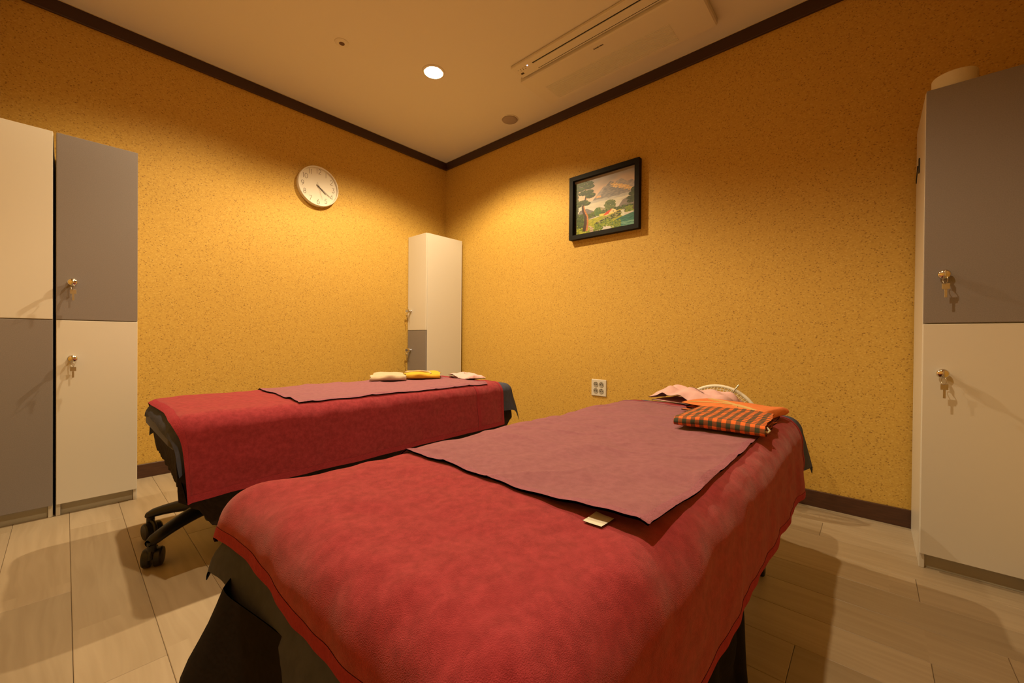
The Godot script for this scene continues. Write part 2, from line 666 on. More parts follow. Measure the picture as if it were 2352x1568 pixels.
# ------------------------------------------------------------------ lockers
func locker(at: Vector3, turn: float, grey_top: bool, label: String, keys := true) -> Node3D:
	var w := 0.281
	var d := 0.42
	var h := 1.80
	var dt := 0.016
	var t := thing("locker", label, "locker", at, turn, "tall two door lockers")
	# carcass: side panels, top, back, middle shelf, joined as one body
	var st := new_st()
	add_box(st, Vector3(-w / 2, 0.0, -d), Vector3(-w / 2 + 0.015, h, -dt - 0.001), 0.0012)
	add_box(st, Vector3(w / 2 - 0.015, 0.0, -d), Vector3(w / 2, h, -dt - 0.001), 0.0012)
	add_box(st, Vector3(-w / 2 + 0.015, h - 0.015, -d), Vector3(w / 2 - 0.015, h, -dt - 0.001), 0.0012)
	add_box(st, Vector3(-w / 2 + 0.015, 0.06, -d), Vector3(w / 2 - 0.015, h - 0.015, -d + 0.006), 0.0)
	add_box(st, Vector3(-w / 2 + 0.015, 0.918, -d + 0.006), Vector3(w / 2 - 0.015, 0.933, -dt - 0.001), 0.0)
	add_box(st, Vector3(-w / 2 + 0.015, 0.055, -d + 0.006), Vector3(w / 2 - 0.015, 0.07, -dt - 0.001), 0.0)
	part(t, "body", st.commit(), M.white)
	part(t, "kick_board", box(Vector3(-w / 2 + 0.0155, 0.0, -dt - 0.028), Vector3(w / 2 - 0.0155, 0.0545, -dt - 0.016), 0.001), M.kick)
	for k in 2:
		var y0 := 0.928 if k == 0 else 0.058
		var y1 := 1.799 if k == 0 else 0.924
		var grey := grey_top == (k == 0)
		var door := part(t, "door", box(Vector3(-w / 2 + 0.001, y0, -dt), Vector3(w / 2 - 0.001, y1, 0), 0.0015), M.grey if grey else M.white, "grey laminate door" if grey else "white laminate door")
		knob(door, Vector3(-w / 2 + 0.052, 1.105 if k == 0 else 0.742, 0), k)
	return t

func knob(door: Node3D, at: Vector3, k: int) -> void:
	var xf := Transform3D(Basis(Vector3.RIGHT, PI / 2), at)
	part(door, "lock_knob", lathe([Vector2(0.013, 0.0), Vector2(0.0135, 0.003), Vector2(0.009, 0.006), Vector2(0.009, 0.011), Vector2(0.015, 0.014), Vector2(0.0175, 0.019), Vector2(0.0165, 0.025), Vector2(0.011, 0.029), Vector2(0.0, 0.030)], 24, xf, false), M.chrome, "round chrome lock knob")
	var st := new_st()
	# key blade in the lock, its bow, the ring and a second key hanging under it
	add_box(st, at + Vector3(-0.0012, -0.006, 0.028), at + Vector3(0.0012, 0.006, 0.040), 0.0005)
	add_box(st, at + Vector3(-0.0014, -0.011, 0.038), at + Vector3(0.0014, 0.011, 0.058), 0.0006)
	add_tube(st, circle_pts(at + Vector3(0, -0.024, 0.050), 0.014, 20, Vector3(0.35, 0, 0.94).normalized(), Vector3.UP), 0.0011, 6, true)
	var ty := at + Vector3(0.002, -0.037, 0.046)
	add_box(st, ty + Vector3(-0.010, -0.020, -0.001), ty + Vector3(0.010, 0.001, 0.001), 0.0007)
	add_box(st, ty + Vector3(-0.0035, -0.050, -0.001), ty + Vector3(0.0035, -0.020, 0.001), 0.0006)
	part(door, "key", st.commit(), M.steel, "steel keys on a ring")

func build_lockers() -> void:
	locker(Vector3(0.424, 0, 2.352 + 0.1405), PI / 2, true, "locker with grey upper and white lower door against the clock wall")
	locker(Vector3(0.424, 0, 2.642 + 0.1405), PI / 2, false, "locker with white upper and grey lower door beside a matching one")
	locker(Vector3(0.146, 0, 0.447), 0.0, false, "slim locker with white upper and grey lower door in the wall corner")
	locker(Vector3(3.405 + 0.1405, 0, 0.443), 0.0, true, "locker carrying a white paper roll, grey upper and white lower door")
	# paper roll on the right locker
	var pr := thing("paper_roll", "white paper roll standing on top of a locker", "paper roll", Vector3(3.487, 1.80, 0.335))
	part(pr, "roll", lathe([Vector2(0.018, 0.0), Vector2(0.060, 0.0), Vector2(0.0615, 0.003), Vector2(0.0615, 0.070), Vector2(0.060, 0.073), Vector2(0.018, 0.073), Vector2(0.018, 0.0)], 40), M.cream)
	part(pr, "core", lathe([Vector2(0.016, 0.001), Vector2(0.018, 0.001), Vector2(0.018, 0.074), Vector2(0.016, 0.074), Vector2(0.016, 0.001)], 24), mat(lin(0.35, 0.25, 0.15), 0.8))
	# small hook with a cord on the locker's side
	var hk := thing("wall_hook", "small dark hook with a cord on the side of a locker", "hook", Vector3(3.405, 1.60, 0.20))
	part(hk, "plate", box(Vector3(-0.004, -0.03, -0.010), Vector3(-0.0005, 0.03, 0.010), 0.001), M.dark)
	part(hk, "cord", tube([Vector3(-0.006, 0.0, 0), Vector3(-0.008, -0.035, 0.0), Vector3(-0.008, -0.05, -0.03), Vector3(-0.006, -0.052, -0.07)], 0.0022, 6), M.dark)

# ------------------------------------------------------------------ cloth on a bed
# flat cloth coordinates (fx, fz), bed centre at 0, bent round the edge of the bed's top
func on_bed(b: Dictionary, fx: float, fz: float, off: float, flare := 0.06, folds := 0.0, fk := 14.0, sd := 0.0, wr := 0.0015) -> Vector3:
	var r: float = b.r + off
	var hx: float = b.w / 2 - b.r
	var hz: float = b.l / 2 - b.r
	var ax := maxf(absf(fx) - hx, 0.0)
	var az := maxf(absf(fz) - hz, 0.0)
	var d := sqrt(ax * ax + az * az)
	var p := Vector3(clampf(fx, -hx, hx), b.h + off, clampf(fz, -hz, hz))
	var nrm := Vector3.UP
	if d > 1e-6:
		var dir := Vector3(signf(fx) * ax, 0, signf(fz) * az) / d
		var arc := r * PI / 2
		if d < arc:
			p += dir * r * sin(d / r) + Vector3.DOWN * r * (1 - cos(d / r))
			nrm = dir * sin(d / r) + Vector3.UP * cos(d / r)
		else:
			var hang := d - arc
			var along := fz if ax > az else fx
			var corner := minf(ax, az) / maxf(d, 1e-4)
			var fold := 0.0
			if folds > 0.0:
				fold = (sin(along * fk + sd + 2.0 * nz.get_noise_2d(along * 2.0, sd)) * 0.5 + 0.5) * folds * smoothstep(0.0, 0.16, hang)
			fold += corner * hang * 0.08 * (0.8 + 0.2 * sin(atan2(az, ax) * 9.0 + sd))
			p += dir * (r + flare * hang + fold) + Vector3.DOWN * (r + hang)
			nrm = dir
	var wv := nz.get_noise_2d(fx * 5.0 + sd * 3.1, fz * 5.0 - sd) * wr * 1.6 + nz.get_noise_2d(fx * 13.0 - sd, fz * 11.0 + sd * 2.0) * wr * 0.7
	return p + nrm * (wv + wr * 1.2)

# warp: gives from (s, t) a Vector2 of flat cloth coordinates, s and t in 0..1
func cloth(b: Dictionary, warp: Callable, ni: int, nj: int, off: float, th: float, o := {}) -> ArrayMesh:
	var rows := []
	var uvs := []
	for j in nj + 1:
		var row := []
		var uv := []
		for i in ni + 1:
			var f: Vector2 = warp.call(float(i) / ni, float(j) / nj)
			var free: float = o.free.call(f) if o.has("free") else 1.0
			var p := on_bed(b, f.x, f.y, off + th, lerpf(0.04, o.get("flare", 0.06), free), o.get("folds", 0.0) * free, o.get("fk", 14.0), o.get("sd", 0.0), o.get("wr", 0.0015))
			if o.has("lift"):
				p += o.lift.call(f)
			row.append(p)
			uv.append(f)
		rows.append(row)
		uvs.append(uv)
	return shell(rows, uvs, th)

func rect_warp(x0: float, x1: float, z0: float, z1: float, wob := 0.006, sd := 0.0) -> Callable:
	return func(s: float, t: float) -> Vector2:
		var ex := nz.get_noise_2d(t * 4.0, sd + (1.7 if s > 0.5 else 5.1)) * wob
		var ez := nz.get_noise_2d(s * 4.0, sd + (9.3 if t > 0.5 else 3.9)) * wob
		return Vector2(lerpf(x0, x1, s) + ex * absf(2 * s - 1), lerpf(z0, z1, t) + ez * absf(2 * t - 1))

# polyline interpolation
func along_curve(pts: Array, x: float) -> float:
	if x <= pts[0].x:
		return pts[0].y
	for i in pts.size() - 1:
		if x <= pts[i + 1].x:
			var f: float = (x - pts[i].x) / (pts[i + 1].x - pts[i].x)
			return lerpf(pts[i].y, pts[i + 1].y, smoothstep(0.0, 1.0, f))
	return pts[-1].y

# a hanging curtain strip: top(s) and hem(s) give Vector3, with folds pushed along out(s)
func curtain(top: Callable, hem: Callable, out: Callable, n: int, nv: int, folds: float, fk: float, sd: float, th := 0.002) -> ArrayMesh:
	var rows := []
	var uvs := []
	for j in nv + 1:
		var v := float(j) / nv
		var row := []
		var uv := []
		for i in n + 1:
			var s := float(i) / n
			var a: Vector3 = top.call(s)
			var c: Vector3 = hem.call(s)
			var p := a.lerp(c, v)
			var q := s * fk + 1.5 * nz.get_noise_2d(s * 6.0 + sd, v * 0.6)
			p += out.call(s) * folds * v * (sin(q * TAU) * 0.5 + 0.5)
			row.append(p)
			uv.append(Vector2(s * 2.0, v * 0.5))
		rows.append(row)
		uvs.append(uv)
	return shell(rows, uvs, th)

func bed_body(t: Node3D, b: Dictionary, leg_z: float) -> void:
	var w: float = b.w
	var l: float = b.l
	var h: float = b.h
	# padded mattress with a rolled edge
	var rows := []
	var uvs := []
	var prof := []
	for k in 9:
		var a := PI / 2 * k / 8.0
		prof.append(Vector2(b.r * sin(a), -b.r * (1 - cos(a))))
	prof.append(Vector2(b.r, -0.085))
	prof.append(Vector2(b.r - 0.012, -0.10))
	var hx: float = w / 2 - b.r
	var hz: float = l / 2 - b.r
	var loop := []
	for c in [[1, 1, 0.0], [-1, 1, PI / 2], [-1, -1, PI], [1, -1, PI * 1.5]]:
		for k in 9:
			var a2: float = c[2] + PI / 2 * k / 8.0
			loop.append([Vector3(c[0] * hx, 0, c[1] * hz), Vector3(cos(a2), 0, sin(a2))])
	loop.append(loop[0])
	for p in prof:
		var row := []
		var uv := []
		for q in loop:
			row.append(q[0] + q[1] * p.x + Vector3(0, h + p.y, 0))
			uv.append(Vector2.ZERO)
		rows.append(row)
		uvs.append(uv)
	rows.reverse()
	var st := new_st()
	st.append_from(shell(rows, uvs, 0.004), 0, Transform3D.IDENTITY)
	quad(st, Vector3(-hx, h, -hz), Vector3(hx, h, -hz), Vector3(hx, h, hz), Vector3(-hx, h, hz), Vector3.UP)
	part(t, "mattress", st.commit(), M.vinyl, "padded dark vinyl top")
	# frame under the mattress
	part(t, "frame", box(Vector3(-w / 2 + 0.05, h - 0.15, -l / 2 + 0.06), Vector3(w / 2 - 0.05, h - 0.099, l / 2 - 0.06), 0.004), M.plastic)
	for sx in [-1, 1]:
		for sz in [-1, 1]:
			var c := Vector3(sx * (w / 2 - 0.105), 0, sz * leg_z)
			var leg := part(t, "leg", box(c + Vector3(-0.015, 0.035, -0.012), c + Vector3(0.015, h - 0.151, 0.012), 0.003), M.steel, "steel leg")
			var fs := new_st()
			add_box(fs, c + Vector3(-0.02, 0.0, -0.017), c + Vector3(0.02, 0.045, 0.017), 0.004)
			part(leg, "foot_cap", fs.commit(), M.plastic)

# skirt of dark cloth hung under the frame's edge: side hems as [z, y] curves (bed coordinates)
func bed_valance(t: Node3D, b: Dictionary, side_r: Array, side_l: Array, foot_y: Array, head_y: float, m: Material) -> void:
	var w: float = b.w
	var l: float = b.l
	var h: float = b.h
	for s in [[1.0, side_r], [-1.0, side_l]]:
		var sg: float = s[0]
		var cv: Array = s[1]
		var z0: float = cv[0].x
		var z1: float = cv[-1].x
		part(t, "side_valance", curtain(
			func(q: float) -> Vector3: return Vector3(sg * (w / 2 - 0.014), h - 0.09, lerpf(-l / 2 + 0.03, l / 2 - 0.016, q)),
			func(q: float) -> Vector3: return Vector3(sg * (w / 2 - 0.03), along_curve(cv, lerpf(z0, z1, q)), lerpf(z0, z1, q)),
			func(_q: float) -> Vector3: return Vector3(sg, 0, 0), 90, 10, 0.010, 9.0, sg * 2.0), m, "dark brown cloth hanging under the bed's edge")
	part(t, "foot_valance", curtain(
		func(q: float) -> Vector3: return Vector3(lerpf(-w / 2 + 0.035, w / 2 - 0.035, q), h - 0.09, l / 2 - 0.016),
		func(q: float) -> Vector3: return Vector3(lerpf(-w / 2 + 0.030, w / 2 - 0.006, q), along_curve(foot_y, q), l / 2 - 0.045),
		func(_q: float) -> Vector3: return Vector3(0, 0, 1), 50, 10, 0.006, 2.0, 5.0), m, "dark brown cloth hanging at the foot end")
	part(t, "head_valance", curtain(
		func(q: float) -> Vector3: return Vector3(lerpf(w / 2 - 0.03, -w / 2 + 0.03, q), h - 0.09, -l / 2 + 0.014),
		func(q: float) -> Vector3: return Vector3(lerpf(w / 2 - 0.04, -w / 2 + 0.04, q), head_y, -l / 2 + 0.06),
		func(_q: float) -> Vector3: return Vector3(0, 0, -1), 50, 8, 0.01, 4.0, 8.0), m, "dark brown cloth hanging at the head end")

func build_beds() -> void:
	# ---------------- near bed
	var bn := {"w": 0.68, "l": 1.72, "h": 0.560, "r": 0.055}
	var cn := Vector3(2.727, 0, 1.525)
	var nb := thing("massage_bed", "massage bed under a red towel, with a floor fan behind its head", "massage bed", cn, 0.0, "massage beds")
	bed_body(nb, bn, 0.625)
	bed_valance(nb, bn,
		[Vector2(-0.79, 0.36), Vector2(-0.74, 0.29), Vector2(-0.65, 0.22), Vector2(-0.5, 0.215), Vector2(-0.32, 0.275), Vector2(-0.2, 0.33), Vector2(0.3, 0.33), Vector2(0.8, 0.33)],
		[Vector2(-0.79, 0.36), Vector2(-0.6, 0.25), Vector2(0.6, 0.25), Vector2(0.8, 0.33)],
		[Vector2(0, 0.33), Vector2(1, 0.33)], 0.36, M.valance)
	# black floor-length skirt round the foot half
	var path := [Vector3(0.300, 0, -0.08), Vector3(0.305, 0, 0.25), Vector3(0.305, 0, 0.60), Vector3(0.31, 0, 0.82), Vector3(0.28, 0, 0.865), Vector3(0.0, 0, 0.875), Vector3(-0.26, 0, 0.87), Vector3(-0.31, 0, 0.82), Vector3(-0.31, 0, 0.45), Vector3(-0.305, 0, 0.0)]
	var cvp := Curve3D.new()
	for p in path:
		cvp.add_point(p)
	var tot := cvp.get_baked_length()
	var outw := func(s: float) -> Vector3:
		var a := cvp.sample_baked(clampf(s - 0.01, 0, 1) * tot)
		var c := cvp.sample_baked(clampf(s + 0.01, 0, 1) * tot)
		var d := (c - a).normalized()
		return Vector3(d.z, 0, -d.x)
	part(nb, "floor_skirt", curtain(
		func(s: float) -> Vector3: return cvp.sample_baked(s * tot) + outw.call(s) * (-0.012 + 0.065 * smoothstep(0.20, 0.0, absf(s - 0.70))) + Vector3(0, 0.43, 0),
		func(s: float) -> Vector3: return cvp.sample_baked(s * tot) + outw.call(s) * (0.02 + 0.19 * smoothstep(0.30, 0.0, absf(s - 0.69))) + Vector3(0, 0.008, 0.16 * (1.0 - smoothstep(0.0, 0.09, s)) * 1.0),
		outw, 260, 16, 0.034, 13.0, 3.0), M.skirt, "black pleated cloth reaching the floor")
	# grey sheet
	var sh := thing("bed_sheet", "slate grey sheet under the red towel of the bed beside the fan", "bed sheet", cn, 0.0, "slate grey bed sheets")
	part(sh, "sheet", cloth(bn, rect_warp(-0.34 - 0.135, 0.34 + 0.15, -0.86 - 0.10, 0.86 + 0.155, 0.014, 1.0), 90, 150, 0.001, 0.002, {"flare": 0.20, "folds": 0.004, "fk": 11.0, "sd": 1.0, "wr": 0.001, "free": func(f: Vector2) -> float: return maxf(smoothstep(-0.69, -0.80, f.y), 0.7 * smoothstep(0.935, 0.99, f.y)), "lift": func(f: Vector2) -> Vector3: return Vector3(-0.06, 0.075, 0.02) * smoothstep(0.30, 0.0, Vector2(f.x + 0.47, f.y - 1.0).length())}), M.sheet)
	# red towel
	var rt := thing("red_towel", "large red terry towel with a folded checked cloth lying on it", "towel", cn, 0.0, "large red terry towels")
	var rw := func(s: float, t: float) -> Vector2:
		var zh := -0.700 + 0.085 * (s - 0.25)
		var zf := 0.86 + 0.072 + nz.get_noise_2d(s * 3.0, 8.0) * 0.008
		var xr := 0.34 + lerpf(0.215, 0.195, t) + nz.get_noise_2d(t * 3.0, 2.0) * 0.004
		return Vector2(lerpf(-0.34 - lerpf(0.14, 0.05, t * t), xr, s), lerpf(zh, zf, t))
	var rlift := func(f: Vector2) -> Vector3:
		# the foot corner towards the far bed sticks out stiffly
		var c := smoothstep(0.30, 0.0, Vector2(f.x + 0.39, f.y - 0.93).length())
		return Vector3(-0.085, 0.004, 0.018) * c * c
	var ro := {"flare": 0.05, "folds": 0.010, "fk": 24.0, "sd": 2.0, "wr": 0.003, "lift": rlift, "free": func(f: Vector2) -> float: return 0.25 + 0.75 * smoothstep(-0.1, -0.6, f.y)}
	part(rt, "terry", cloth(bn, rw, 170, 240, 0.009, 0.005, ro), M.red)
	hem(rt, bn, rw, 0.014, ro, 0.011)
	# mauve towel
	var mt := thing("mauve_towel", "mauve towel with a white tag lying under a folded checked cloth", "towel", cn, 0.0, "mauve towels")
	var mw := func(s: float, t: float) -> Vector2:
		var zf := 0.520 + 0.018 * s * s
		var xr := 0.293 + 0.014 * t
		return Vector2(lerpf(-0.345, xr, s), lerpf(-0.610 - 0.01 * s, zf, t))
	var own := func(f: Vector2, q: float) -> float:
		var ridge := 1.0 - absf(nz.get_noise_2d(f.x * 2.2 + q, f.y * 3.4 + f.x * 1.5))
		return 0.0006 + 0.0022 * (nz.get_noise_2d(f.x * 3.0 + q, f.y * 5.0) + 1.0) * 0.5 + 0.0035 * pow(ridge, 9.0)
	var lift := func(f: Vector2) -> Vector3:
		# the free corner stands up a little from the bed
		var c := smoothstep(0.24, 0.0, Vector2(f.x - 0.31, f.y - 0.54).length())
		var e := smoothstep(0.10, 0.0, Vector2((f.x - 0.22) * 0.5, f.y - 0.53).length())
		return Vector3(0, 0.013 * c + 0.006 * e + own.call(f, 4.0), 0)
	var mo := {"flare": 0.04, "sd": 2.0, "wr": 0.003, "lift": lift}
	part(mt, "terry", cloth(bn, mw, 110, 170, 0.0155, 0.004, mo), M.mauve)
	hem(mt, bn, mw, 0.0195, mo, 0.014, M.mauve_hem)
	var tg := part(mt, "care_tag", cloth(bn, func(s: float, t: float) -> Vector2: return Vector2(lerpf(0.210, 0.244, s), lerpf(0.512, 0.552, t) + 0.004 * s), 6, 8, 0.0148, 0.0006, {"sd": 2.0, "wr": 0.003, "lift": func(_f: Vector2) -> Vector3: return Vector3(0, 0.0025, 0)}), M.tag, "white care tag")
	tg.name = "care_tag"
	# ---------------- far bed
	var bf := {"w": 0.655, "l": 1.74, "h": 0.564, "r": 0.055}
	var cf := Vector3(1.195, 0, 1.50)
	var fb := thing("massage_bed", "massage bed under a red towel along the clock wall", "massage bed", cf, 0.0, "massage beds")
	bed_body(fb, bf, 0.42)
	bed_valance(fb, bf,
		[Vector2(-0.86, 0.34), Vector2(-0.80, 0.28), Vector2(-0.62, 0.12), Vector2(0.45, 0.10), Vector2(0.64, 0.105), Vector2(0.74, 0.17), Vector2(0.80, 0.25), Vector2(0.845, 0.285)],
		[Vector2(-0.86, 0.34), Vector2(-0.6, 0.22), Vector2(0.5, 0.22), Vector2(0.80, 0.33)],
		[Vector2(0, 0.345), Vector2(0.5, 0.325), Vector2(1, 0.28)], 0.36, M.valance)
	var sf := thing("bed_sheet", "slate grey sheet under the red towel of the bed beside the corner locker", "bed sheet", cf, 0.0, "slate grey bed sheets")
	part(sf, "sheet", cloth(bf, rect_warp(-0.3275 - 0.12, 0.3275 + 0.15, -0.87 - 0.13, 0.87 + 0.03, 0.012, 4.0), 90, 150, 0.001, 0.002, {"flare": 0.20, "folds": 0.004, "fk": 11.0, "sd": 5.0, "wr": 0.001, "free": func(f: Vector2) -> float: return maxf(smoothstep(-0.75, -0.85, f.y), smoothstep(0.87, 0.92, f.y))}), M.sheet)
	var rt2 := thing("red_towel", "large red terry towel hanging beside a dark floor stool base", "towel", cf, 0.0, "large red terry towels")
	var rw2 := func(s: float, t: float) -> Vector2:
		var xr := 0.3275 + lerpf(0.242, 0.270, t)
		var zf := 0.855 + nz.get_noise_2d(s * 3.0, 18.0) * 0.008 + 0.012 * s
		return Vector2(lerpf(-0.3275 - 0.08, xr, s), lerpf(-0.735, zf, t))
	var ro2 := {"flare": 0.05, "folds": 0.010, "fk": 9.0, "sd": 6.0, "wr": 0.0025}
	part(rt2, "terry", cloth(bf, rw2, 150, 220, 0.009, 0.005, ro2), M.red)
	hem(rt2, bf, rw2, 0.014, ro2, 0.016)
	# woven stripe across the towel near the bed head
	part(rt2, "woven_stripe", cloth(bf, func(s: float, t: float) -> Vector2: return rw2.call(lerpf(0.002, 0.998, s), lerpf(0.126, 0.140, t)), 120, 2, 0.0142, 0.0012, ro2), M.red_hem, "flat woven stripe")
	var mt2 := thing("mauve_towel", "mauve towel lying on the bed with folded yellow and beige clothes", "towel", cf, 0.0, "mauve towels")
	var mw2 := func(s: float, t: float) -> Vector2:
		return Vector2(lerpf(-0.335, lerpf(0.312, 0.298, t), s), lerpf(-0.63, lerpf(0.43, 0.455, s), t))
	var mo2 := {"flare": 0.04, "sd": 6.0, "wr": 0.0025, "lift": func(f: Vector2) -> Vector3: return Vector3(0, own.call(f, 9.0), 0)}
	part(mt2, "terry", cloth(bf, mw2, 90, 150, 0.0155, 0.004, mo2), M.mauve)
	hem(mt2, bf, mw2, 0.0195, mo2, 0.012, M.mauve_hem)

# four flat-woven edge strips of a towel
func hem(t: Node3D, b: Dictionary, warp: Callable, off: float, o: Dictionary, k: float, m: Material = null) -> void:
	if m == null:
		m = M.red_hem
	var o2 := o.duplicate()
	for e in 4:
		var f := func(s: float, q: float) -> Vector2:
			if e == 0:
				return warp.call(s, lerpf(1.0 - k, 1.0015, q))
			if e == 1:
				return warp.call(s, lerpf(-0.0015, k * 0.8, q))
			if e == 2:
				return warp.call(lerpf(1.0 - k * 1.4, 1.002, s), q)
			return warp.call(lerpf(-0.002, k * 1.4, s), q)
		var along_s := e < 2
		part(t, "hem", cloth(b, f, 120 if along_s else 3, 3 if along_s else 160, off - 0.0005, 0.0012, o2), m)

# ------------------------------------------------------------------ folded clothes
# ribbon folded to and fro `layers` times, length lx across the folds, lz along them
func folded(lx: float, lz: float, layers: int, gap: float, th: float, sd: float, wave: float, ragged := 0.0) -> ArrayMesh:
	var path := []
	for k in layers:
		var y := th + k * gap
		var ltr := k % 2 == 0
		var short := 0.012 * k if k < layers - 1 else 0.0
		for i in 15:
			var f := i / 14.0
			var x := lerpf(-lx / 2, lx / 2 - short, f if ltr else 1.0 - f)
			path.append(Vector2(x, y))
		if k < layers - 1:
			var xe: float = path[-1].x
			for i in range(1, 6):
				var a := -PI / 2 + PI * i / 6.0
				path.append(Vector2(xe + (1 if ltr else -1) * cos(a) * gap * 0.5, y + gap * 0.5 + sin(a) * gap * 0.5))
	var nj := 28
	var rows := []
	var uvs := []
	for j in nj + 1:
		var row := []
		var uv := []
		var dist := 0.0
		for i in path.size():
			var f2 := float(i) / (path.size() - 1)
			var p: Vector2 = path[i]
			if i > 0:
				dist += p.distance_to(path[i - 1])
			var zz := lerpf(-lz / 2, lz / 2, float(j) / nj)
			var rel := p.y / (layers * gap)
			zz += nz.get_noise_2d(p.x * 7.0 + sd, rel * 3.0) * ragged * (1 if j > nj / 2 else -1) * absf(2.0 * j / nj - 1.0)
			var bump := nz.get_noise_3d(p.x * 9.0 + sd, zz * 9.0, rel) * wave * rel + wave * rel * 0.6
			var sag := -0.35 * gap * rel * pow(absf(2.0 * j / nj - 1.0), 4.0)
			row.append(Vector3(p.x + nz.get_noise_2d(zz * 10.0 + sd, rel * 4.0) * 0.004, maxf(p.y + bump + sag, th * 1.02), zz))
			uv.append(Vector2(dist, zz))
		rows.append(row)
		uvs.append(uv)
	return shell(rows, uvs, th)

func garment(called: String, label: String, category: String, at: Vector3, turn: float, group: String) -> Node3D:
	return thing(called, label, category, at, turn, group)

func build_garments() -> void:
	var yn := 0.5935
	var yf := 0.5940
	var gn := "folded clothes on the near bed"
	var gf := "folded clothes on the far bed"
	# near bed: checked cloth
	var c := garment("folded_shorts", "folded orange and dark green checked cloth on a mauve towel", "clothes", Vector3(2.925, yn, 1.212), -PI / 2 + 0.04, gn)
	part(c, "cloth", folded(0.235, 0.235, 2, 0.026, 0.003, 2.0, 0.006, 0.006), M.check)
	part(c, "inner_fold", folded(0.205, 0.228, 3, 0.0062, 0.0025, 4.0, 0.001, 0.005), M.check)
	part(c, "drawstring", tube([Vector3(0.085, 0.020, -0.118), Vector3(0.093, 0.013, -0.126), Vector3(0.103, 0.009, -0.122), Vector3(0.108, 0.014, -0.114)], 0.0028, 6), M.tag, "white drawstring end")
	# near bed: orange top with tan trim
	var o := garment("folded_shirt", "folded orange shirt with tan trim beside a checked cloth", "clothes", Vector3(2.880, yn - 0.001, 0.968), -0.20, gn)
	part(o, "cloth", folded(0.27, 0.20, 2, 0.024, 0.003, 6.0, 0.005, 0.006), M.orange)
	part(o, "inner_fold", folded(0.235, 0.195, 3, 0.0060, 0.0025, 9.0, 0.001, 0.005), M.orange)
	for s in [[Vector3(-0.125, 0.0285, 0.075), Vector3(-0.05, 0.031, 0.03), Vector3(0.03, 0.032, 0.020), Vector3(0.09, 0.030, 0.055)], [Vector3(-0.11, 0.030, -0.06), Vector3(-0.03, 0.033, -0.015), Vector3(0.05, 0.032, 0.045), Vector3(0.115, 0.029, 0.075)]]:
		var cv := Curve3D.new()
		for p in s:
			cv.add_point(p, Vector3(-0.025, 0, 0.006), Vector3(0.025, 0, -0.006))
		var st := new_st()
		var pts := cv.get_baked_points()
		var pa := []
		for i in range(0, pts.size(), maxi(1, pts.size() / 16)):
			pa.append(pts[i])
		for i in pa.size() - 1:
			var d: Vector3 = (pa[i + 1] - pa[i]).normalized()
			var sd := d.cross(Vector3.UP).normalized() * 0.008
			var y := Vector3(0, 0.003, 0)
			quad(st, pa[i] - sd + y, pa[i + 1] - sd + y, pa[i + 1] + sd + y, pa[i] + sd + y, Vector3.UP)
			quad(st, pa[i] - sd + y, pa[i + 1] - sd + y, pa[i + 1] - sd - y, pa[i] - sd - y, -sd.normalized())
			quad(st, pa[i] + sd + y, pa[i + 1] + sd + y, pa[i + 1] + sd - y, pa[i] + sd - y, sd.normalized())
		part(o, "trim", st.commit(), M.tan, "tan neckline trim")
	# near bed: pink face cloth with a slit, standing proud at its front edge
	pink_cloth(Vector3(2.690, yn - 0.0095, 0.755), -0.22, 0.33, 0.20, "puffy pink cloth with a slit lying on the bed beside the fan", gn, 3.0)
	# far bed
	var bg := garment("folded_trousers", "folded beige trousers on a mauve towel beside yellow clothes", "clothes", Vector3(0.985, yf, 1.235), -0.55, gf)
	part(bg, "cloth", folded(0.21, 0.20, 2, 0.022, 0.003, 12.0, 0.014, 0.014), M.beige)
	part(bg, "inner_fold", folded(0.18, 0.19, 3, 0.0058, 0.0025, 13.0, 0.001, 0.010), M.beige)
	var ye := garment("folded_shirt", "folded yellow shirt with cream trim between beige and pink clothes", "clothes", Vector3(1.00, yf, 0.985), -0.6, gf)
	part(ye, "cloth", folded(0.26, 0.22, 2, 0.023, 0.003, 15.0, 0.010, 0.012), M.yellow)
	part(ye, "inner_fold", folded(0.225, 0.21, 3, 0.0060, 0.0025, 16.0, 0.001, 0.010), M.yellow)
	part(ye, "trim", tube([Vector3(0.02, 0.032, 0.115), Vector3(-0.015, 0.036, 0.06), Vector3(-0.01, 0.037, 0.0), Vector3(0.05, 0.036, -0.04), Vector3(0.12, 0.030, -0.05)], 0.0055, 8), M.beige, "cream neckline trim")
	pink_cloth(Vector3(1.185, yf - 0.007, 0.752), -0.35, 0.27, 0.17, "flat pink cloth with scalloped edge on the bed by the corner locker", gf, 8.0)

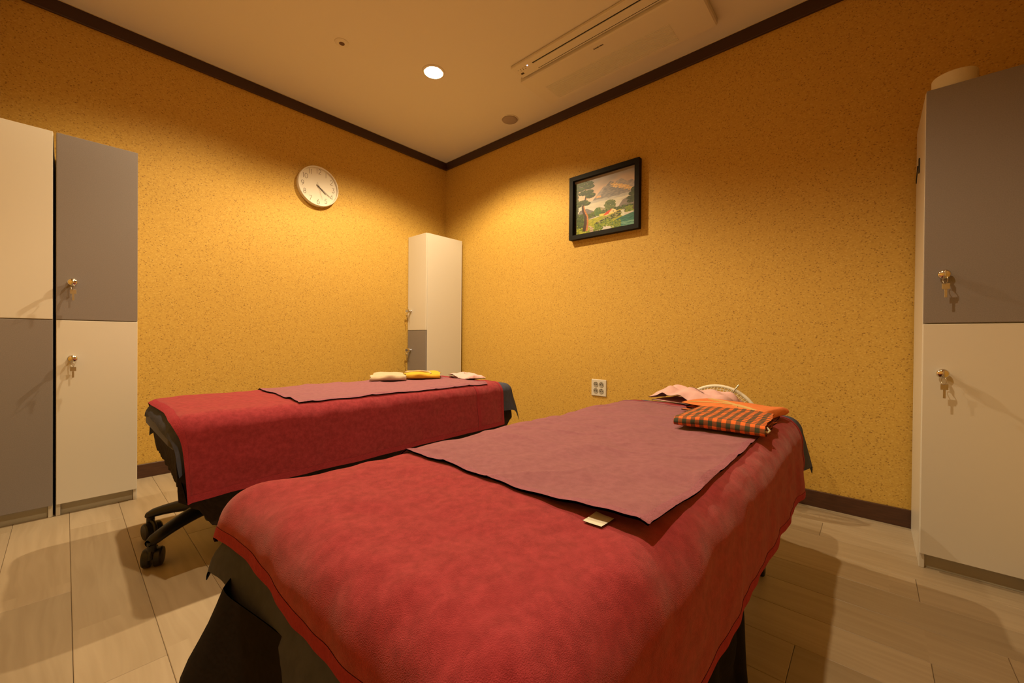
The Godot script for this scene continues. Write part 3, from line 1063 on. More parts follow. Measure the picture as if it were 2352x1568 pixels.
func pink_cloth(at: Vector3, turn: float, lx: float, lz: float, label: String, group: String, sd: float) -> void:
	var t := thing("face_cloth", label, "cloth", at, turn, group)
	var ni := 64
	var nj := 36
	var high := 0.068 if lx > 0.3 else 0.030
	# upper sheet: a loose pad, open along its front edge, with a slit
	var rows := []
	var uvs := []
	for j in nj + 1:
		var row := []
		var uv := []
		for i in ni + 1:
			var u := 2.0 * i / ni - 1.0
			var v := 2.0 * j / nj - 1.0
			var scal := 0.5 + 0.5 * sin(u * 13.0 + sd)
			var x := u * lx / 2 * (1.0 + 0.05 * nz.get_noise_2d(v * 2.0, sd))
			var z := v * lz / 2 * (1.0 + 0.10 * nz.get_noise_2d(u * 2.0, sd + 4.0))
			var dome := pow(clampf(1.0 - pow(absf(u), 7.0), 0, 1), 0.5) * clampf(1.0 - pow(maxf(-v, 0.0), 3.0), 0, 1)
			var y := 0.006 + high * dome * (0.72 + 0.28 * nz.get_noise_2d(u * 1.6 + sd, v * 1.4))
			if v > 0.0:
				var k := v * v
				var open := smoothstep(0.85, 0.2, absf(u + 0.35)) * (0.016 + 0.006 * scal)
				y = lerpf(y, 0.006 + open * (high / 0.045), k)
			row.append(Vector3(x, y, z))
			uv.append(Vector2(x, z))
		rows.append(row)
		uvs.append(uv)
	var slit := Rect2i(ni / 2 - 3, nj / 2 + 3, 12, 1)
	part(t, "upper_layer", shell(rows, uvs, 0.002, slit), M.pink)
	var rows2 := []
	var uvs2 := []
	for j in 13:
		var row2 := []
		var uv2 := []
		for i in 25:
			var u2 := 2.0 * i / 24 - 1.0
			var v2 := 2.0 * j / 12 - 1.0
			var x2 := u2 * lx * 0.47
			var z2 := v2 * lz * 0.49
			row2.append(Vector3(x2, 0.0025 + 0.0012 * nz.get_noise_2d(x2 * 20.0, z2 * 20.0), z2))
			uv2.append(Vector2(x2, z2))
		rows2.append(row2)
		uvs2.append(uv2)
	part(t, "lower_layer", shell(rows2, uvs2, 0.002), M.pink)

# ------------------------------------------------------------------ rolling stool under the far bed
func build_stool() -> void:
	var at := Vector3(1.165, 0, 2.165)
	var t := thing("rolling_stool", "black five-star rolling stool pushed under the bed", "stool", at)
	part(t, "hub", lathe([Vector2(0.0, 0.075), Vector2(0.040, 0.075), Vector2(0.044, 0.085), Vector2(0.042, 0.150), Vector2(0.032, 0.172), Vector2(0.0, 0.172)], 24), M.plastic)
	part(t, "gas_column", lathe([Vector2(0.0, 0.172), Vector2(0.022, 0.172), Vector2(0.022, 0.24), Vector2(0.014, 0.243), Vector2(0.014, 0.30), Vector2(0.0, 0.30)], 20), M.plastic)
	part(t, "seat", lathe([Vector2(0.0, 0.30), Vector2(0.13, 0.30), Vector2(0.15, 0.31), Vector2(0.155, 0.335), Vector2(0.14, 0.355), Vector2(0.0, 0.362)], 32, Transform3D.IDENTITY, false), M.vinyl)
	for k in 5:
		var a := deg_to_rad(59.6 + 72.0 * k)
		var d := Vector3(cos(a), 0, sin(a))
		var s := Vector3(-d.z, 0, d.x)
		# arm: tapered, arched, flat bottomed
		var rows := []
		var uvs := []
		for i in 13:
			var f := i / 12.0
			var c := d * lerpf(0.02, 0.275, f) + Vector3(0, lerpf(0.138, 0.094, f * f), 0)
			var hw := lerpf(0.036, 0.025, f)
			var hh := lerpf(0.034, 0.019, f)
			if i == 12:
				hw *= 0.6
				hh *= 0.7
			var row := []
			var uv := []
			for q in 13:
				var an := TAU * q / 12.0
				row.append(c + s * cos(an) * hw + Vector3(0, (sin(an) if sin(an) > 0 else sin(an) * 0.8) * hh, 0))
				uv.append(Vector2.ZERO)
			rows.append(row)
			uvs.append(uv)
		var arm := part(t, "arm", shell(rows, uvs, 0.003), M.plastic)
		# twin caster: two wheels, hood, stem
		var e := d * 0.262
		var turn: float = a + [0.9, 2.2, 0.3, 1.6, 2.9][k]
		var wd := Vector3(cos(turn), 0, sin(turn))
		var roll := Vector3(-wd.z, 0, wd.x)
		var cc := e + roll * 0.016 + Vector3(0, 0.034, 0)
		var st := new_st()
		for sg in [-1.0, 1.0]:
			var bs := Basis(roll, wd * sg, roll.cross(wd * sg).normalized())
			add_lathe(st, [Vector2(0.0, 0.005), Vector2(0.032, 0.005), Vector2(0.034, 0.008), Vector2(0.034, 0.024), Vector2(0.030, 0.029), Vector2(0.0, 0.031)], 24, Transform3D(bs, cc))
		var cst := part(arm, "caster", st.commit(), M.plastic)
		cst.name = "caster"
		var hs := new_st()
		var pts := []
		for i in 9:
			var an2 := PI * i / 8.0
			pts.append(cc + roll * cos(an2) * 0.034 + Vector3(0, sin(an2) * 0.034 + 0.004, 0))
		add_tube(hs, pts, 0.008, 8)
		add_tube(hs, [e + Vector3(0, 0.060, 0), e + Vector3(0, 0.098, 0)], 0.014, 12)
		part(arm, "caster_hood", hs.commit(), M.plastic)

# ------------------------------------------------------------------ floor fan
func build_fan() -> void:
	var t := thing("floor_fan", "white floor fan standing by the wall behind the bed", "fan", Vector3(2.655, 0, 0.22))
	var cy := 0.415
	var c := Vector3(0, cy, 0.05)
	part(t, "base", lathe([Vector2(0.0, 0.0), Vector2(0.14, 0.0), Vector2(0.145, 0.012), Vector2(0.12, 0.028), Vector2(0.03, 0.04), Vector2(0.0, 0.04)], 36, Transform3D.IDENTITY, false), M.cream)
	part(t, "pole", tube([Vector3(0, 0.04, 0), Vector3(0, cy - 0.05, 0)], 0.014, 14), M.cream)
	part(t, "motor_housing", lathe([Vector2(0.0, -0.10), Vector2(0.04, -0.095), Vector2(0.055, -0.06), Vector2(0.055, 0.0), Vector2(0.03, 0.01), Vector2(0.0, 0.012)], 28, Transform3D(Basis(Vector3.RIGHT, PI / 2), c + Vector3(0, 0, -0.02)), false), M.cream)
	var g := part(t, "guard", tube(circle_pts(c, 0.198, 64), 0.0085, 12, true), M.fan_white, "white rim of the fan guard")
	var st := new_st()
	for k in 72:
		var a := TAU * k / 72.0
		var d := Vector3(cos(a), sin(a), 0)
		add_tube(st, [c + d * 0.195, c + d * 0.185 + Vector3(0, 0, 0.028), c + d * 0.12 + Vector3(0, 0, 0.042), c + d * 0.045 + Vector3(0, 0, 0.046)], 0.0011, 5)
	add_tube(st, circle_pts(c + Vector3(0, 0, 0.029), 0.184, 48), 0.0011, 5, true)
	add_tube(st, circle_pts(c + Vector3(0, 0, 0.044), 0.10, 40), 0.0011, 5, true)
	part(g, "front_wires", st.commit(), M.fan_white)
	var sb := new_st()
	for k in 60:
		var a2 := TAU * k / 60.0
		var d2 := Vector3(cos(a2), sin(a2), 0)
		add_tube(sb, [c + d2 * 0.195, c + d2 * 0.18 + Vector3(0, 0, -0.035), c + d2 * 0.06 + Vector3(0, 0, -0.05)], 0.0011, 5)
	add_tube(sb, circle_pts(c + Vector3(0, 0, -0.036), 0.178, 48), 0.0011, 5, true)
	part(g, "rear_wires", sb.commit(), M.cream)
	part(g, "badge", lathe([Vector2(0.0, 0.0), Vector2(0.047, 0.0), Vector2(0.046, 0.005), Vector2(0.0, 0.007)], 28, Transform3D(Basis(Vector3.RIGHT, PI / 2), c + Vector3(0, 0, 0.043)), false), M.cream)
	# a clip over the rim
	part(g, "rim_clip", tube([c + Vector3(0.065, 0.155, 0.02), c + Vector3(0.082, 0.187, 0.018), c + Vector3(0.097, 0.212, 0.005)], 0.004, 8), M.steel)
	for k in 3:
		var a3 := TAU * k / 3.0 + 0.5
		var rows := []
		var uvs := []
		for j in 7:
			var row := []
			var uv := []
			for i in 9:
				var rr := lerpf(0.03, 0.165, i / 8.0)
				var sp := (j / 6.0 - 0.5) * (0.5 + 0.9 * sin(PI * i / 9.0))
				var an := a3 + sp + 0.25 * i / 8.0
				row.append(c + Vector3(cos(an) * rr, sin(an) * rr, -0.004 + 0.02 * (j / 6.0 - 0.5)))
				uv.append(Vector2.ZERO)
			rows.append(row)
			uvs.append(uv)
		part(t, "blade", shell(rows, uvs, 0.002), mat(lin(0.45, 0.50, 0.52), 0.3))

# ------------------------------------------------------------------ things on the walls
func build_wall_items() -> void:
	clock()
	painting()
	# four-way socket
	var t := thing("wall_socket", "white square four-way wall socket above the bed edge", "socket", Vector3(1.785, 0.505, 0.0))
	part(t, "plate", box(Vector3(-0.0605, -0.0605, 0.0), Vector3(0.0605, 0.0605, 0.009), 0.003), M.white)
	for sx in [-1, 1]:
		for sy in [-1, 1]:
			var c := Vector3(sx * 0.0225, sy * 0.0235, 0.009)
			var xf := Transform3D(Basis(Vector3.RIGHT, PI / 2), c)
			var s := part(t, "outlet", lathe([Vector2(0.019, 0.0), Vector2(0.019, 0.0025), Vector2(0.0175, 0.0025), Vector2(0.0165, 0.0006), Vector2(0.0, 0.0004)], 24, xf), mat(lin(0.34, 0.32, 0.29), 0.5), "round socket")
			for q in [-1, 1]:
				part(s, "pin_hole", lathe([Vector2(0.0, 0.0016), Vector2(0.0034, 0.0016), Vector2(0.0034, 0.0005)], 12, Transform3D(Basis(Vector3.RIGHT, PI / 2), c + Vector3(q * 0.0075, 0, 0))), M.dark)
			part(s, "earth_clip", box(c + Vector3(-0.003, 0.012, 0.0006), c + Vector3(0.003, 0.0165, 0.004), 0.0005), M.steel)

func clock() -> void:
	var t := thing("wall_clock", "round white wall clock with thin dark numerals", "clock", Vector3(0.0, 2.033, 1.281), PI / 2)
	var R := 0.154
	var fx := Transform3D(Basis(Vector3.RIGHT, PI / 2), Vector3.ZERO)
	part(t, "case", lathe([Vector2(0.0, 0.0), Vector2(R - 0.006, 0.0), Vector2(R, 0.006), Vector2(R, 0.036), Vector2(R - 0.003, 0.040), Vector2(R - 0.007, 0.040), Vector2(R - 0.009, 0.037), Vector2(R - 0.010, 0.0225), Vector2(0.0, 0.0225)], 72, fx), M.cream)
	part(t, "dial", lathe([Vector2(0.0, 0.024), Vector2(R - 0.0105, 0.024), Vector2(R - 0.0105, 0.0228)], 72, fx), mat(lin(0.80, 0.77, 0.72), 0.7))
	for h in range(1, 13):
		var a := TAU * h / 12.0
		var c := Vector2(sin(a), cos(a)) * 0.117
		var txt := str(h)
		var st := new_st()
		var hh := 0.036
		var adv := 0.021
		var x0 := -adv * 0.5 * (txt.length() - 1)
		if h == 11:
			adv = 0.016
			x0 = -adv * 0.5
		for k in txt.length():
			for stroke in digit(int(txt[k])):
				var pl := []
				for p in stroke:
					pl.append(Vector2(c.x + x0 + k * adv + (p.x - 0.5) * hh * 0.62, c.y + (p.y - 0.5) * hh))
				ribbon(st, pl, 0.00145, 0.0244)
		part(t, "numeral", st.commit(), M.numeral)
	# hands: about 4:21
	var mk := func(called: String, deg: float, len_: float, tail: float, w: float, z: float, m: Material) -> void:
		var a2 := deg_to_rad(deg)
		var d := Vector2(sin(a2), cos(a2))
		var n := Vector2(d.y, -d.x) * w
		var st2 := new_st()
		var q := [d * len_ + n * 0.6, d * len_ - n * 0.6, -d * tail - n, -d * tail + n]
		var top := []
		var bot := []
		for v in q:
			top.append(Vector3(v.x, v.y, z + 0.0012))
			bot.append(Vector3(v.x, v.y, z))
		quad(st2, top[0], top[1], top[2], top[3], Vector3(0, 0, 1))
		for i in 4:
			var e: Vector3 = (top[(i + 1) % 4] - top[i]).cross(Vector3(0, 0, 1)).normalized()
			quad(st2, top[i], top[(i + 1) % 4], bot[(i + 1) % 4], bot[i], e)
		part(t, called, st2.commit(), m)
	mk.call("hour_hand", 131.0, 0.073, 0.018, 0.0028, 0.0265, M.ink)
	mk.call("minute_hand", 124.5, 0.106, 0.018, 0.0022, 0.0285, M.ink)
	mk.call("second_hand", 163.0, 0.100, 0.03, 0.0006, 0.0305, M.numeral)
	part(t, "centre_cap", lathe([Vector2(0.0, 0.024), Vector2(0.005, 0.024), Vector2(0.005, 0.033), Vector2(0.0, 0.033)], 16, fx), M.ink)
	var glass := mat(Color(1, 1, 1, 0.04), 0.03)
	glass.transparency = BaseMaterial3D.TRANSPARENCY_ALPHA
	part(t, "glass", lathe([Vector2(R - 0.0095, 0.0355), Vector2(0.0, 0.0355)], 64, fx), glass, "clear glass")

func arc(c: Vector2, rx: float, ry: float, a0: float, a1: float, n := 14) -> Array:
	var out := []
	for i in n + 1:
		var a := deg_to_rad(lerpf(a0, a1, float(i) / n))
		out.append(c + Vector2(cos(a) * rx, sin(a) * ry))
	return out

func digit(d: int) -> Array:
	var V := func(x: float, y: float) -> Vector2: return Vector2(x, y)
	match d:
		0: return [arc(V.call(0.5, 0.5), 0.46, 0.5, 0, 360, 24)]
		1: return [[V.call(0.5, 0.0), V.call(0.5, 1.0)], [V.call(0.5, 1.0), V.call(0.38, 0.93)]]
		2: return [arc(V.call(0.5, 0.72), 0.38, 0.28, 165, -35, 14) + [V.call(0.1, 0.0), V.call(0.92, 0.0)]]
		3: return [[V.call(0.14, 1.0), V.call(0.82, 1.0), V.call(0.42, 0.6)] + arc(V.call(0.46, 0.30), 0.40, 0.30, 90, -150, 16)]
		4: return [[V.call(0.72, 0.0), V.call(0.72, 1.0), V.call(0.06, 0.28), V.call(0.96, 0.28)]]
		5: return [[V.call(0.82, 1.0), V.call(0.28, 1.0), V.call(0.18, 0.55)] + arc(V.call(0.46, 0.32), 0.40, 0.32, 110, -145, 16)]
		6: return [arc(V.call(0.5, 0.32), 0.42, 0.32, 0, 360, 22), [V.call(0.11, 0.42), V.call(0.32, 0.75), V.call(0.6, 1.0)]]
		7: return [[V.call(0.1, 1.0), V.call(0.9, 1.0), V.call(0.35, 0.0)]]
		8: return [arc(V.call(0.5, 0.27), 0.40, 0.27, 0, 360, 20), arc(V.call(0.5, 0.77), 0.32, 0.23, 0, 360, 20)]
		9: return [arc(V.call(0.5, 0.68), 0.42, 0.32, 0, 360, 22), [V.call(0.89, 0.58), V.call(0.68, 0.25), V.call(0.4, 0.0)]]
	return []

func ribbon(st: SurfaceTool, pl: Array, hw: float, z: float) -> void:
	for i in pl.size() - 1:
		var a: Vector2 = pl[i]
		var b: Vector2 = pl[i + 1]
		var d := (b - a).normalized()
		var n := Vector2(-d.y, d.x) * hw
		a -= d * hw * 0.6
		b += d * hw * 0.6
		quad(st, Vector3(a.x + n.x, a.y + n.y, z), Vector3(b.x + n.x, b.y + n.y, z), Vector3(b.x - n.x, b.y - n.y, z), Vector3(a.x - n.x, a.y - n.y, z), Vector3(0, 0, 1))

func painting() -> void:
	var x0 := 1.537
	var x1 := 2.092
	var y0 := 1.607
	var y1 := 2.080
	var w := x1 - x0
	var h := y1 - y0
	var t := thing("framed_painting", "mountain lake landscape painting in a black frame", "painting", Vector3((x0 + x1) / 2, (y0 + y1) / 2, 0.004))
	var bw := 0.032
	var dp := 0.040
	# four mitred frame bars
	for k in 4:
		var st := new_st()
		var o := [Vector2(-w / 2, -h / 2), Vector2(w / 2, -h / 2), Vector2(w / 2, h / 2), Vector2(-w / 2, h / 2)]
		var i := [Vector2(-w / 2 + bw, -h / 2 + bw), Vector2(w / 2 - bw, -h / 2 + bw), Vector2(w / 2 - bw, h / 2 - bw), Vector2(-w / 2 + bw, h / 2 - bw)]
		var a: Vector2 = o[k]
		var b: Vector2 = o[(k + 1) % 4]
		var c: Vector2 = i[(k + 1) % 4]
		var d: Vector2 = i[k]
		var up := func(p: Vector2, z: float) -> Vector3: return Vector3(p.x, p.y, z)
		var nout := Vector3((a + b).x, (a + b).y, 0).normalized()
		quad(st, up.call(a, dp), up.call(b, dp), up.call(c, dp), up.call(d, dp), Vector3(0, 0, 1))
		quad(st, up.call(a, 0), up.call(b, 0), up.call(b, dp), up.call(a, dp), nout)
		quad(st, up.call(d, 0), up.call(c, 0), up.call(c, dp), up.call(d, dp), -nout)
		quad(st, up.call(a, 0), up.call(b, 0), up.call(c, 0), up.call(d, 0), Vector3(0, 0, -1))
		part(t, "frame_bar", st.commit(), M.black_frame)
	var sp := new_st()
	var A := Vector3(-w / 2 + bw - 0.002, -h / 2 + bw - 0.002, 0.012)
	var B := Vector3(w / 2 - bw + 0.002, h / 2 - bw + 0.002, 0.012)
	var n := Vector3(0, 0, 1)
	tri(sp, A, Vector3(B.x, A.y, 0.012), B, n, Vector2(0, 1), Vector2(1, 1), Vector2(1, 0))
	tri(sp, A, B, Vector3(A.x, B.y, 0.012), n, Vector2(0, 1), Vector2(1, 0), Vector2(0, 0))
	var m := mat(Color.WHITE, 0.45)
	m.albedo_texture = ImageTexture.create_from_image(landscape())
	part(t, "canvas", sp.commit(), m, "painted mountain, pines, cottage and lake")
	part(t, "backing_board", box(Vector3(-w / 2 + 0.01, -h / 2 + 0.01, 0.002), Vector3(w / 2 - 0.01, h / 2 - 0.01, 0.011)), M.dark)

# painted landscape print: x right, y down, both 0..1
var _im: Image
var _pr := RandomNumberGenerator.new()
var _lower := true
func wy(y: float) -> float:
	if not _lower:
		return y
	var k := [Vector2(-0.1, -0.1), Vector2(0.0, 0.0), Vector2(0.27, 0.16), Vector2(0.5, 0.385), Vector2(0.66, 0.50), Vector2(0.70, 0.555), Vector2(0.80, 0.675), Vector2(0.85, 0.735), Vector2(0.90, 0.82), Vector2(0.935, 0.87), Vector2(1.0, 1.0), Vector2(1.1, 1.1)]
	for i in k.size() - 1:
		if y <= k[i + 1].x:
			return lerpf(k[i].y, k[i + 1].y, (y - k[i].x) / (k[i + 1].x - k[i].x))
	return y

func dab(x: float, y: float, rx: float, ry: float, c: Color, jit := 0.06) -> void:
	y = wy(y)
	var W := _im.get_width()
	var H := _im.get_height()
	var k := _pr.randf_range(-jit, jit)
	c = Color(clampf(c.r + k, 0, 1), clampf(c.g + k, 0, 1), clampf(c.b + k * 0.7, 0, 1))
	for py in range(maxi(0, int((y - ry) * H)), mini(H, int((y + ry) * H) + 1)):
		for px in range(maxi(0, int((x - rx) * W)), mini(W, int((x + rx) * W) + 1)):
			var dx := (float(px) / W - x) / rx
			var dy := (float(py) / H - y) / ry
			if dx * dx + dy * dy <= 1.0:
				_im.set_pixel(px, py, c)

func poly(pts: Array, c: Color, c2: Color) -> void:
	var W := _im.get_width()
	var H := _im.get_height()
	var moved := []
	for p in pts:
		moved.append(Vector2(p.x, wy(p.y)))
	pts = moved
	var pk := PackedVector2Array(pts)
	var lo := Vector2(1, 1)
	var hi := Vector2.ZERO
	for p in pts:
		lo = lo.min(p)
		hi = hi.max(p)
	for py in range(maxi(0, int(lo.y * H)), mini(H, int(hi.y * H) + 1)):
		for px in range(maxi(0, int(lo.x * W)), mini(W, int(hi.x * W) + 1)):
			var q := Vector2(float(px) / W, float(py) / H)
			if Geometry2D.is_point_in_polygon(q, pk):
				var f := clampf(0.5 + 0.6 * nz.get_noise_2d(q.x * 14.0 + q.y * 9.0, q.y * 30.0), 0, 1)
				_im.set_pixel(px, py, c.lerp(c2, f))

func landscape() -> Image:
	_im = Image.create(560, 460, false, Image.FORMAT_RGB8)
	_pr.seed = 77
	var W := 560
	var H := 460
	# brushed sky: mauve above, peach at the ridge, pale mist lower
	for py in H:
		for px in W:
			var x := float(px) / W
			var y := float(py) / H
			var top := Color(0.62, 0.60, 0.63)
			var peach := Color(0.86, 0.74, 0.66)
			var mist := Color(0.82, 0.81, 0.80)
			var f := y + 0.05 * nz.get_noise_2d(x * 4.0, y * 7.0)
			var c := top.lerp(peach, smoothstep(0.05, 0.30, f)) if f < 0.3 else peach.lerp(mist, smoothstep(0.3, 0.55, f))
			_im.set_pixel(px, py, c)
	# far and main mountains
	poly([Vector2(0.28, 0.62), Vector2(0.40, 0.44), Vector2(0.50, 0.33), Vector2(0.56, 0.36), Vector2(0.72, 0.29), Vector2(0.78, 0.27), Vector2(0.86, 0.35), Vector2(0.93, 0.33), Vector2(1.0, 0.40), Vector2(1.0, 0.62)], Color(0.58, 0.57, 0.62), Color(0.70, 0.66, 0.66))
	poly([Vector2(0.24, 0.66), Vector2(0.36, 0.49), Vector2(0.44, 0.47), Vector2(0.52, 0.35), Vector2(0.60, 0.27), Vector2(0.66, 0.30), Vector2(0.73, 0.36), Vector2(0.82, 0.42), Vector2(0.90, 0.46), Vector2(1.0, 0.50), Vector2(1.0, 0.68)], Color(0.46, 0.46, 0.51), Color(0.60, 0.58, 0.60))
	for k in 130:
		var u := _pr.randf()
		var x2 := lerpf(0.63, 0.96, u) + _pr.randf_range(-0.02, 0.02)
		var y2 := lerpf(0.33, 0.50, u) + _pr.randf_range(-0.03, 0.035)
		dab(x2, y2, 0.018, 0.007, Color(0.88, 0.74, 0.52), 0.07)
	for k in 26:
		dab(0.42 + _pr.randf_range(-0.04, 0.03), 0.49 + _pr.randf_range(-0.015, 0.02), 0.014, 0.006, Color(0.86, 0.68, 0.52))
	for k in 170:
		dab(_pr.randf_range(0.30, 1.0), _pr.randf_range(0.57, 0.66), 0.05, 0.014, Color(0.70, 0.70, 0.71), 0.03)
	for k in 120:
		dab(_pr.randf_range(0.2, 0.9), _pr.randf_range(0.63, 0.70), 0.06, 0.014, Color(0.80, 0.79, 0.76), 0.03)
	# hills
	poly([Vector2(0.0, 0.82), Vector2(0.10, 0.70), Vector2(0.22, 0.69), Vector2(0.36, 0.76), Vector2(0.36, 0.84), Vector2(0.0, 0.88)], Color(0.40, 0.40, 0.44), Color(0.47, 0.46, 0.47))
	poly([Vector2(0.30, 0.80), Vector2(0.42, 0.70), Vector2(0.52, 0.74), Vector2(0.6, 0.80)], Color(0.58, 0.58, 0.50), Color(0.66, 0.63, 0.54))
	poly([Vector2(0.70, 0.80), Vector2(0.80, 0.68), Vector2(0.92, 0.64), Vector2(1.0, 0.64), Vector2(1.0, 0.84), Vector2(0.7, 0.84)], Color(0.46, 0.44, 0.46), Color(0.54, 0.50, 0.50))
	# tree belts
	for k in 420:
		var x3 := _pr.randf()
		dab(x3, 0.80 + _pr.randf_range(-0.035, 0.03), 0.016, 0.014, Color(0.20, 0.30, 0.16).lerp(Color(0.42, 0.46, 0.20), _pr.randf()), 0.05)
	for k in 150:
		var a := _pr.randf() * TAU
		var rr := sqrt(_pr.randf())
		dab(0.60 + cos(a) * rr * 0.085, 0.71 + sin(a) * rr * 0.065, 0.016, 0.013, Color(0.26, 0.36, 0.22).lerp(Color(0.45, 0.50, 0.28), _pr.randf()), 0.04)
	for k in 90:
		var a2 := _pr.randf() * TAU
		var r2 := sqrt(_pr.randf())
		dab(0.40 + cos(a2) * r2 * 0.05, 0.77 + sin(a2) * r2 * 0.055, 0.013, 0.014, Color(0.22, 0.38, 0.18).lerp(Color(0.38, 0.50, 0.22), _pr.randf()), 0.04)
	# meadow, lake, banks
	poly([Vector2(0.0, 0.85), Vector2(0.3, 0.855), Vector2(0.55, 0.83), Vector2(0.78, 0.80), Vector2(0.8, 0.9), Vector2(0.3, 0.985), Vector2(0.0, 1.0)], Color(0.52, 0.58, 0.16), Color(0.72, 0.70, 0.22))
	for k in 70:
		dab(_pr.randf_range(0.45, 0.76), _pr.randf_range(0.815, 0.845), 0.03, 0.006, Color(0.86, 0.80, 0.38), 0.04)
	poly([Vector2(0.62, 0.935), Vector2(0.78, 0.895), Vector2(1.0, 0.865), Vector2(1.0, 1.0), Vector2(0.72, 1.0)], Color(0.10, 0.36, 0.34), Color(0.20, 0.50, 0.46))
	for k in 60:
		dab(_pr.randf_range(0.78, 1.0), _pr.randf_range(0.95, 1.0), 0.04, 0.004, Color(0.45, 0.66, 0.60), 0.05)
	for k in 260:
		var u2 := _pr.randf()
		dab(lerpf(0.36, 0.95, u2), lerpf(0.935, 0.80, u2) + _pr.randf_range(-0.025, 0.03), 0.015, 0.010, [Color(0.24, 0.30, 0.10), Color(0.40, 0.44, 0.16), Color(0.62, 0.60, 0.40), Color(0.18, 0.22, 0.10)][_pr.randi() % 4], 0.05)
	for k in 34:
		dab(0.80 + _pr.randf_range(-0.02, 0.02), lerpf(0.82, 0.885, _pr.randf()), 0.010, 0.012, Color(0.82, 0.84, 0.78), 0.05)
	for k in 150:
		dab(_pr.randf_range(0.85, 1.0), _pr.randf_range(0.79, 0.86), 0.016, 0.010, Color(0.34, 0.44, 0.12).lerp(Color(0.58, 0.62, 0.20), _pr.randf()), 0.05)
	# path and near bushes
	poly([Vector2(0.20, 0.92), Vector2(0.27, 0.925), Vector2(0.36, 0.965), Vector2(0.50, 1.0), Vector2(0.26, 1.0), Vector2(0.22, 0.96)], Color(0.60, 0.52, 0.46), Color(0.80, 0.72, 0.64))
	for k in 330:
		var x5 := _pr.randf_range(0.34, 0.77)
		var tp := 0.905 + 0.02 * sin(x5 * 20.0) + 0.02 * absf(x5 - 0.5)
		dab(x5, _pr.randf_range(tp, minf(1.0, tp + 0.075)), 0.014, 0.010, Color(0.26, 0.38, 0.08).lerp(Color(0.60, 0.66, 0.20), _pr.randf()), 0.05)
	for k in 170:
		dab(_pr.randf_range(0.02, 0.27), _pr.randf_range(0.94, 1.0), 0.014, 0.010, Color(0.34, 0.42, 0.08).lerp(Color(0.70, 0.70, 0.20), _pr.randf()), 0.06)
	for k in 220:
		dab(_pr.randf_range(0.0, 0.17), _pr.randf_range(0.76, 0.93), 0.016, 0.016, Color(0.16, 0.24, 0.10).lerp(Color(0.30, 0.38, 0.14), _pr.randf()), 0.04)
	# cottage
	poly([Vector2(0.58, 0.835), Vector2(0.585, 0.80), Vector2(0.645, 0.772), Vector2(0.70, 0.80), Vector2(0.70, 0.825)], Color(0.86, 0.78, 0.58), Color(0.92, 0.86, 0.66))
	poly([Vector2(0.49, 0.845), Vector2(0.545, 0.80), Vector2(0.645, 0.768), Vector2(0.59, 0.815), Vector2(0.575, 0.84)], Color(0.80, 0.22, 0.10), Color(0.88, 0.34, 0.16))
	poly([Vector2(0.53, 0.845), Vector2(0.575, 0.835), Vector2(0.58, 0.85), Vector2(0.53, 0.855)], Color(0.86, 0.80, 0.66), Color(0.80, 0.72, 0.58))
	dab(0.655, 0.812, 0.010, 0.007, Color(0.34, 0.24, 0.16), 0.0)
	# pine at the left: trunk then foliage pads
	_lower = false
	poly([Vector2(0.0, 0.10), Vector2(0.035, 0.10), Vector2(0.04, 0.98), Vector2(0.0, 1.0)], Color(0.13, 0.12, 0.08), Color(0.26, 0.20, 0.12))
	for k in 240:
		dab(_pr.randf_range(0.0, 0.06), _pr.randf_range(0.05, 0.70), 0.018, 0.012, Color(0.11, 0.16, 0.09).lerp(Color(0.26, 0.32, 0.14), _pr.randf()), 0.04)
	var tr := [Vector2(0.195, 0.93), Vector2(0.215, 0.80), Vector2(0.215, 0.68), Vector2(0.165, 0.56), Vector2(0.155, 0.48), Vector2(0.195, 0.38), Vector2(0.215, 0.26), Vector2(0.18, 0.15)]
	for k in tr.size() - 1:
		for q in 30:
			var f2 := q / 30.0
			var pp: Vector2 = tr[k].lerp(tr[k + 1], f2)
			var ww := lerpf(0.040, 0.006, (k + f2) / 7.0)
			dab(pp.x - ww * 0.3, pp.y, ww, 0.012, Color(0.22, 0.13, 0.09), 0.04)
			dab(pp.x + ww * 0.45, pp.y, ww * 0.5, 0.012, Color(0.70, 0.43, 0.22), 0.08)
	for pad in [[0.17, 0.105, 0.155, 0.060], [0.10, 0.17, 0.08, 0.030], [0.26, 0.16, 0.08, 0.032], [0.20, 0.25, 0.125, 0.042], [0.28, 0.32, 0.075, 0.040], [0.13, 0.41, 0.10, 0.032], [0.22, 0.45, 0.055, 0.028], [0.06, 0.46, 0.06, 0.025]]:
		for k in 260:
			var a4 := _pr.randf() * TAU
			var r4 := sqrt(_pr.randf())
			dab(pad[0] + cos(a4) * r4 * pad[2], pad[1] + sin(a4) * r4 * pad[3], 0.014, 0.008, Color(0.10, 0.17, 0.08).lerp(Color(0.34, 0.43, 0.15), _pr.randf() * (0.9 if sin(a4) < 0 else 0.35)), 0.04)
	# pine at the right
	for q in 60:
		var f3 := q / 60.0
		dab(0.965 + 0.012 * sin(f3 * 4.0), lerpf(0.72, 0.38, f3), lerpf(0.016, 0.004, f3), 0.008, Color(0.36, 0.23, 0.14), 0.06)
	for pad2 in [[0.955, 0.40, 0.03, 0.035], [0.94, 0.46, 0.05, 0.028], [0.93, 0.525, 0.075, 0.028], [0.95, 0.58, 0.085, 0.026]]:
		for k in 110:
			var a5 := _pr.randf() * TAU
			var r5 := sqrt(_pr.randf())
			dab(pad2[0] + cos(a5) * r5 * pad2[2], pad2[1] + sin(a5) * r5 * pad2[3], 0.011, 0.008, Color(0.12, 0.17, 0.10).lerp(Color(0.30, 0.36, 0.18), _pr.randf()), 0.04)
	return _im

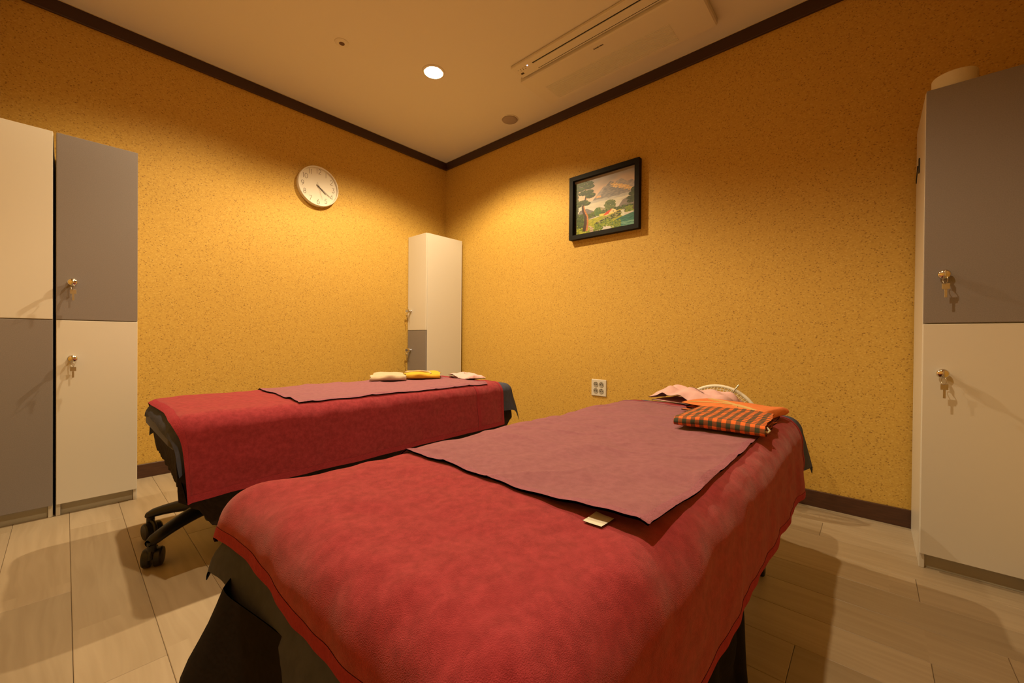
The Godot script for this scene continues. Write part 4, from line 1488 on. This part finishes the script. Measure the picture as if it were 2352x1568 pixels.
# ------------------------------------------------------------------ things on the ceiling
func build_ceiling_items() -> void:
	# one-way cassette air conditioner: outlet strip with louvre, lower intake panel with fine slats
	var t := thing("air_conditioner", "long white ceiling cassette air conditioner with dark outlet slot", "air conditioner", Vector3(2.03, RH, 0.40))
	var hw := 0.578
	var zi := 0.130   # line between outlet strip and intake panel, from the centre
	var za := 0.256
	var zb := -0.210
	part(t, "outlet_strip", box(Vector3(-hw + 0.028, -0.020, zi + 0.002), Vector3(hw - 0.01, -0.0005, za), 0.004), M.cream)
	for s in [[0.209, 0.216], [0.146, 0.1505]]:
		part(t, "outlet_slot", box(Vector3(-hw + 0.176, -0.0208, s[0]), Vector3(hw - 0.05, -0.012, s[1])), M.dark, "dark air slot")
	part(t, "louvre", box(Vector3(-hw + 0.176, -0.0235, 0.152), Vector3(hw - 0.05, -0.0195, 0.207), 0.0015), M.cream)
	part(t, "intake_panel", box(Vector3(-hw, -0.040, zb), Vector3(hw, -0.0005, zi - 0.004), 0.007), M.cream)
	for k in 17:
		var z := -0.178 + k * 0.0098
		part(t, "intake_slat", box(Vector3(-0.47, -0.0425, z), Vector3(0.38, -0.0395, z + 0.0052), 0.0012), M.cream)
	var tm := TextMesh.new()
	var f := SystemFont.new()
	f.font_names = PackedStringArray(["Droid Sans"])
	f.font_weight = 700
	tm.font = f
	tm.text = "SAMSUNG"
	tm.font_size = 32
	tm.pixel_size = 0.00042
	tm.depth = 0.001
	var lg := part(t, "logo", tm, M.ink, "dark maker's lettering")
	lg.transform = Transform3D(Basis(Vector3.RIGHT, PI / 2), Vector3(0.0, -0.0407, 0.083))
	for k in 4:
		part(t, "indicator", box(Vector3(-0.522 + k * 0.020, -0.0212, 0.212), Vector3(-0.518 + k * 0.020, -0.0195, 0.216)), M.ink)
	for k in 3:
		part(t, "indicator", box(Vector3(-0.508 + k * 0.020, -0.0212, 0.198), Vector3(-0.504 + k * 0.020, -0.0195, 0.202)), M.ink)
	part(t, "status_led", box(Vector3(-0.445, -0.0212, 0.2115), Vector3(-0.4385, -0.0195, 0.218)), M.led, "lit white status light")
	part(t, "receiver_window", box(Vector3(-0.527, -0.0212, 0.166), Vector3(-0.505, -0.0195, 0.180)), M.ink)
	# sprinkler rosette
	var s2 := thing("fire_sprinkler", "small white ceiling sprinkler with a dark centre", "sprinkler", Vector3(0.852, RH, 1.486))
	part(s2, "rosette", lathe([Vector2(0.0, -0.006), Vector2(0.030, -0.006), Vector2(0.040, -0.003), Vector2(0.041, 0.0), Vector2(0.0, 0.0)], 32), M.cream)
	part(s2, "nozzle", lathe([Vector2(0.0, -0.007), Vector2(0.016, -0.007), Vector2(0.016, -0.0055), Vector2(0.0, -0.0055)], 24), mat(lin(0.12, 0.06, 0.035), 0.6), "dark opening")
	# ceiling speaker
	var d := thing("ceiling_speaker", "flat round grey ceiling speaker near the room corner", "speaker", Vector3(1.052, RH, 0.192))
	part(d, "base", lathe([Vector2(0.0, -0.006), Vector2(0.066, -0.006), Vector2(0.070, -0.003), Vector2(0.071, 0.0), Vector2(0.0, 0.0)], 40), M.cream)
	part(d, "grille", lathe([Vector2(0.0, -0.016), Vector2(0.045, -0.015), Vector2(0.060, -0.011), Vector2(0.064, -0.006), Vector2(0.0, -0.006)], 40, Transform3D.IDENTITY, false), mat(lin(0.36, 0.30, 0.27), 0.8), "grey grille")
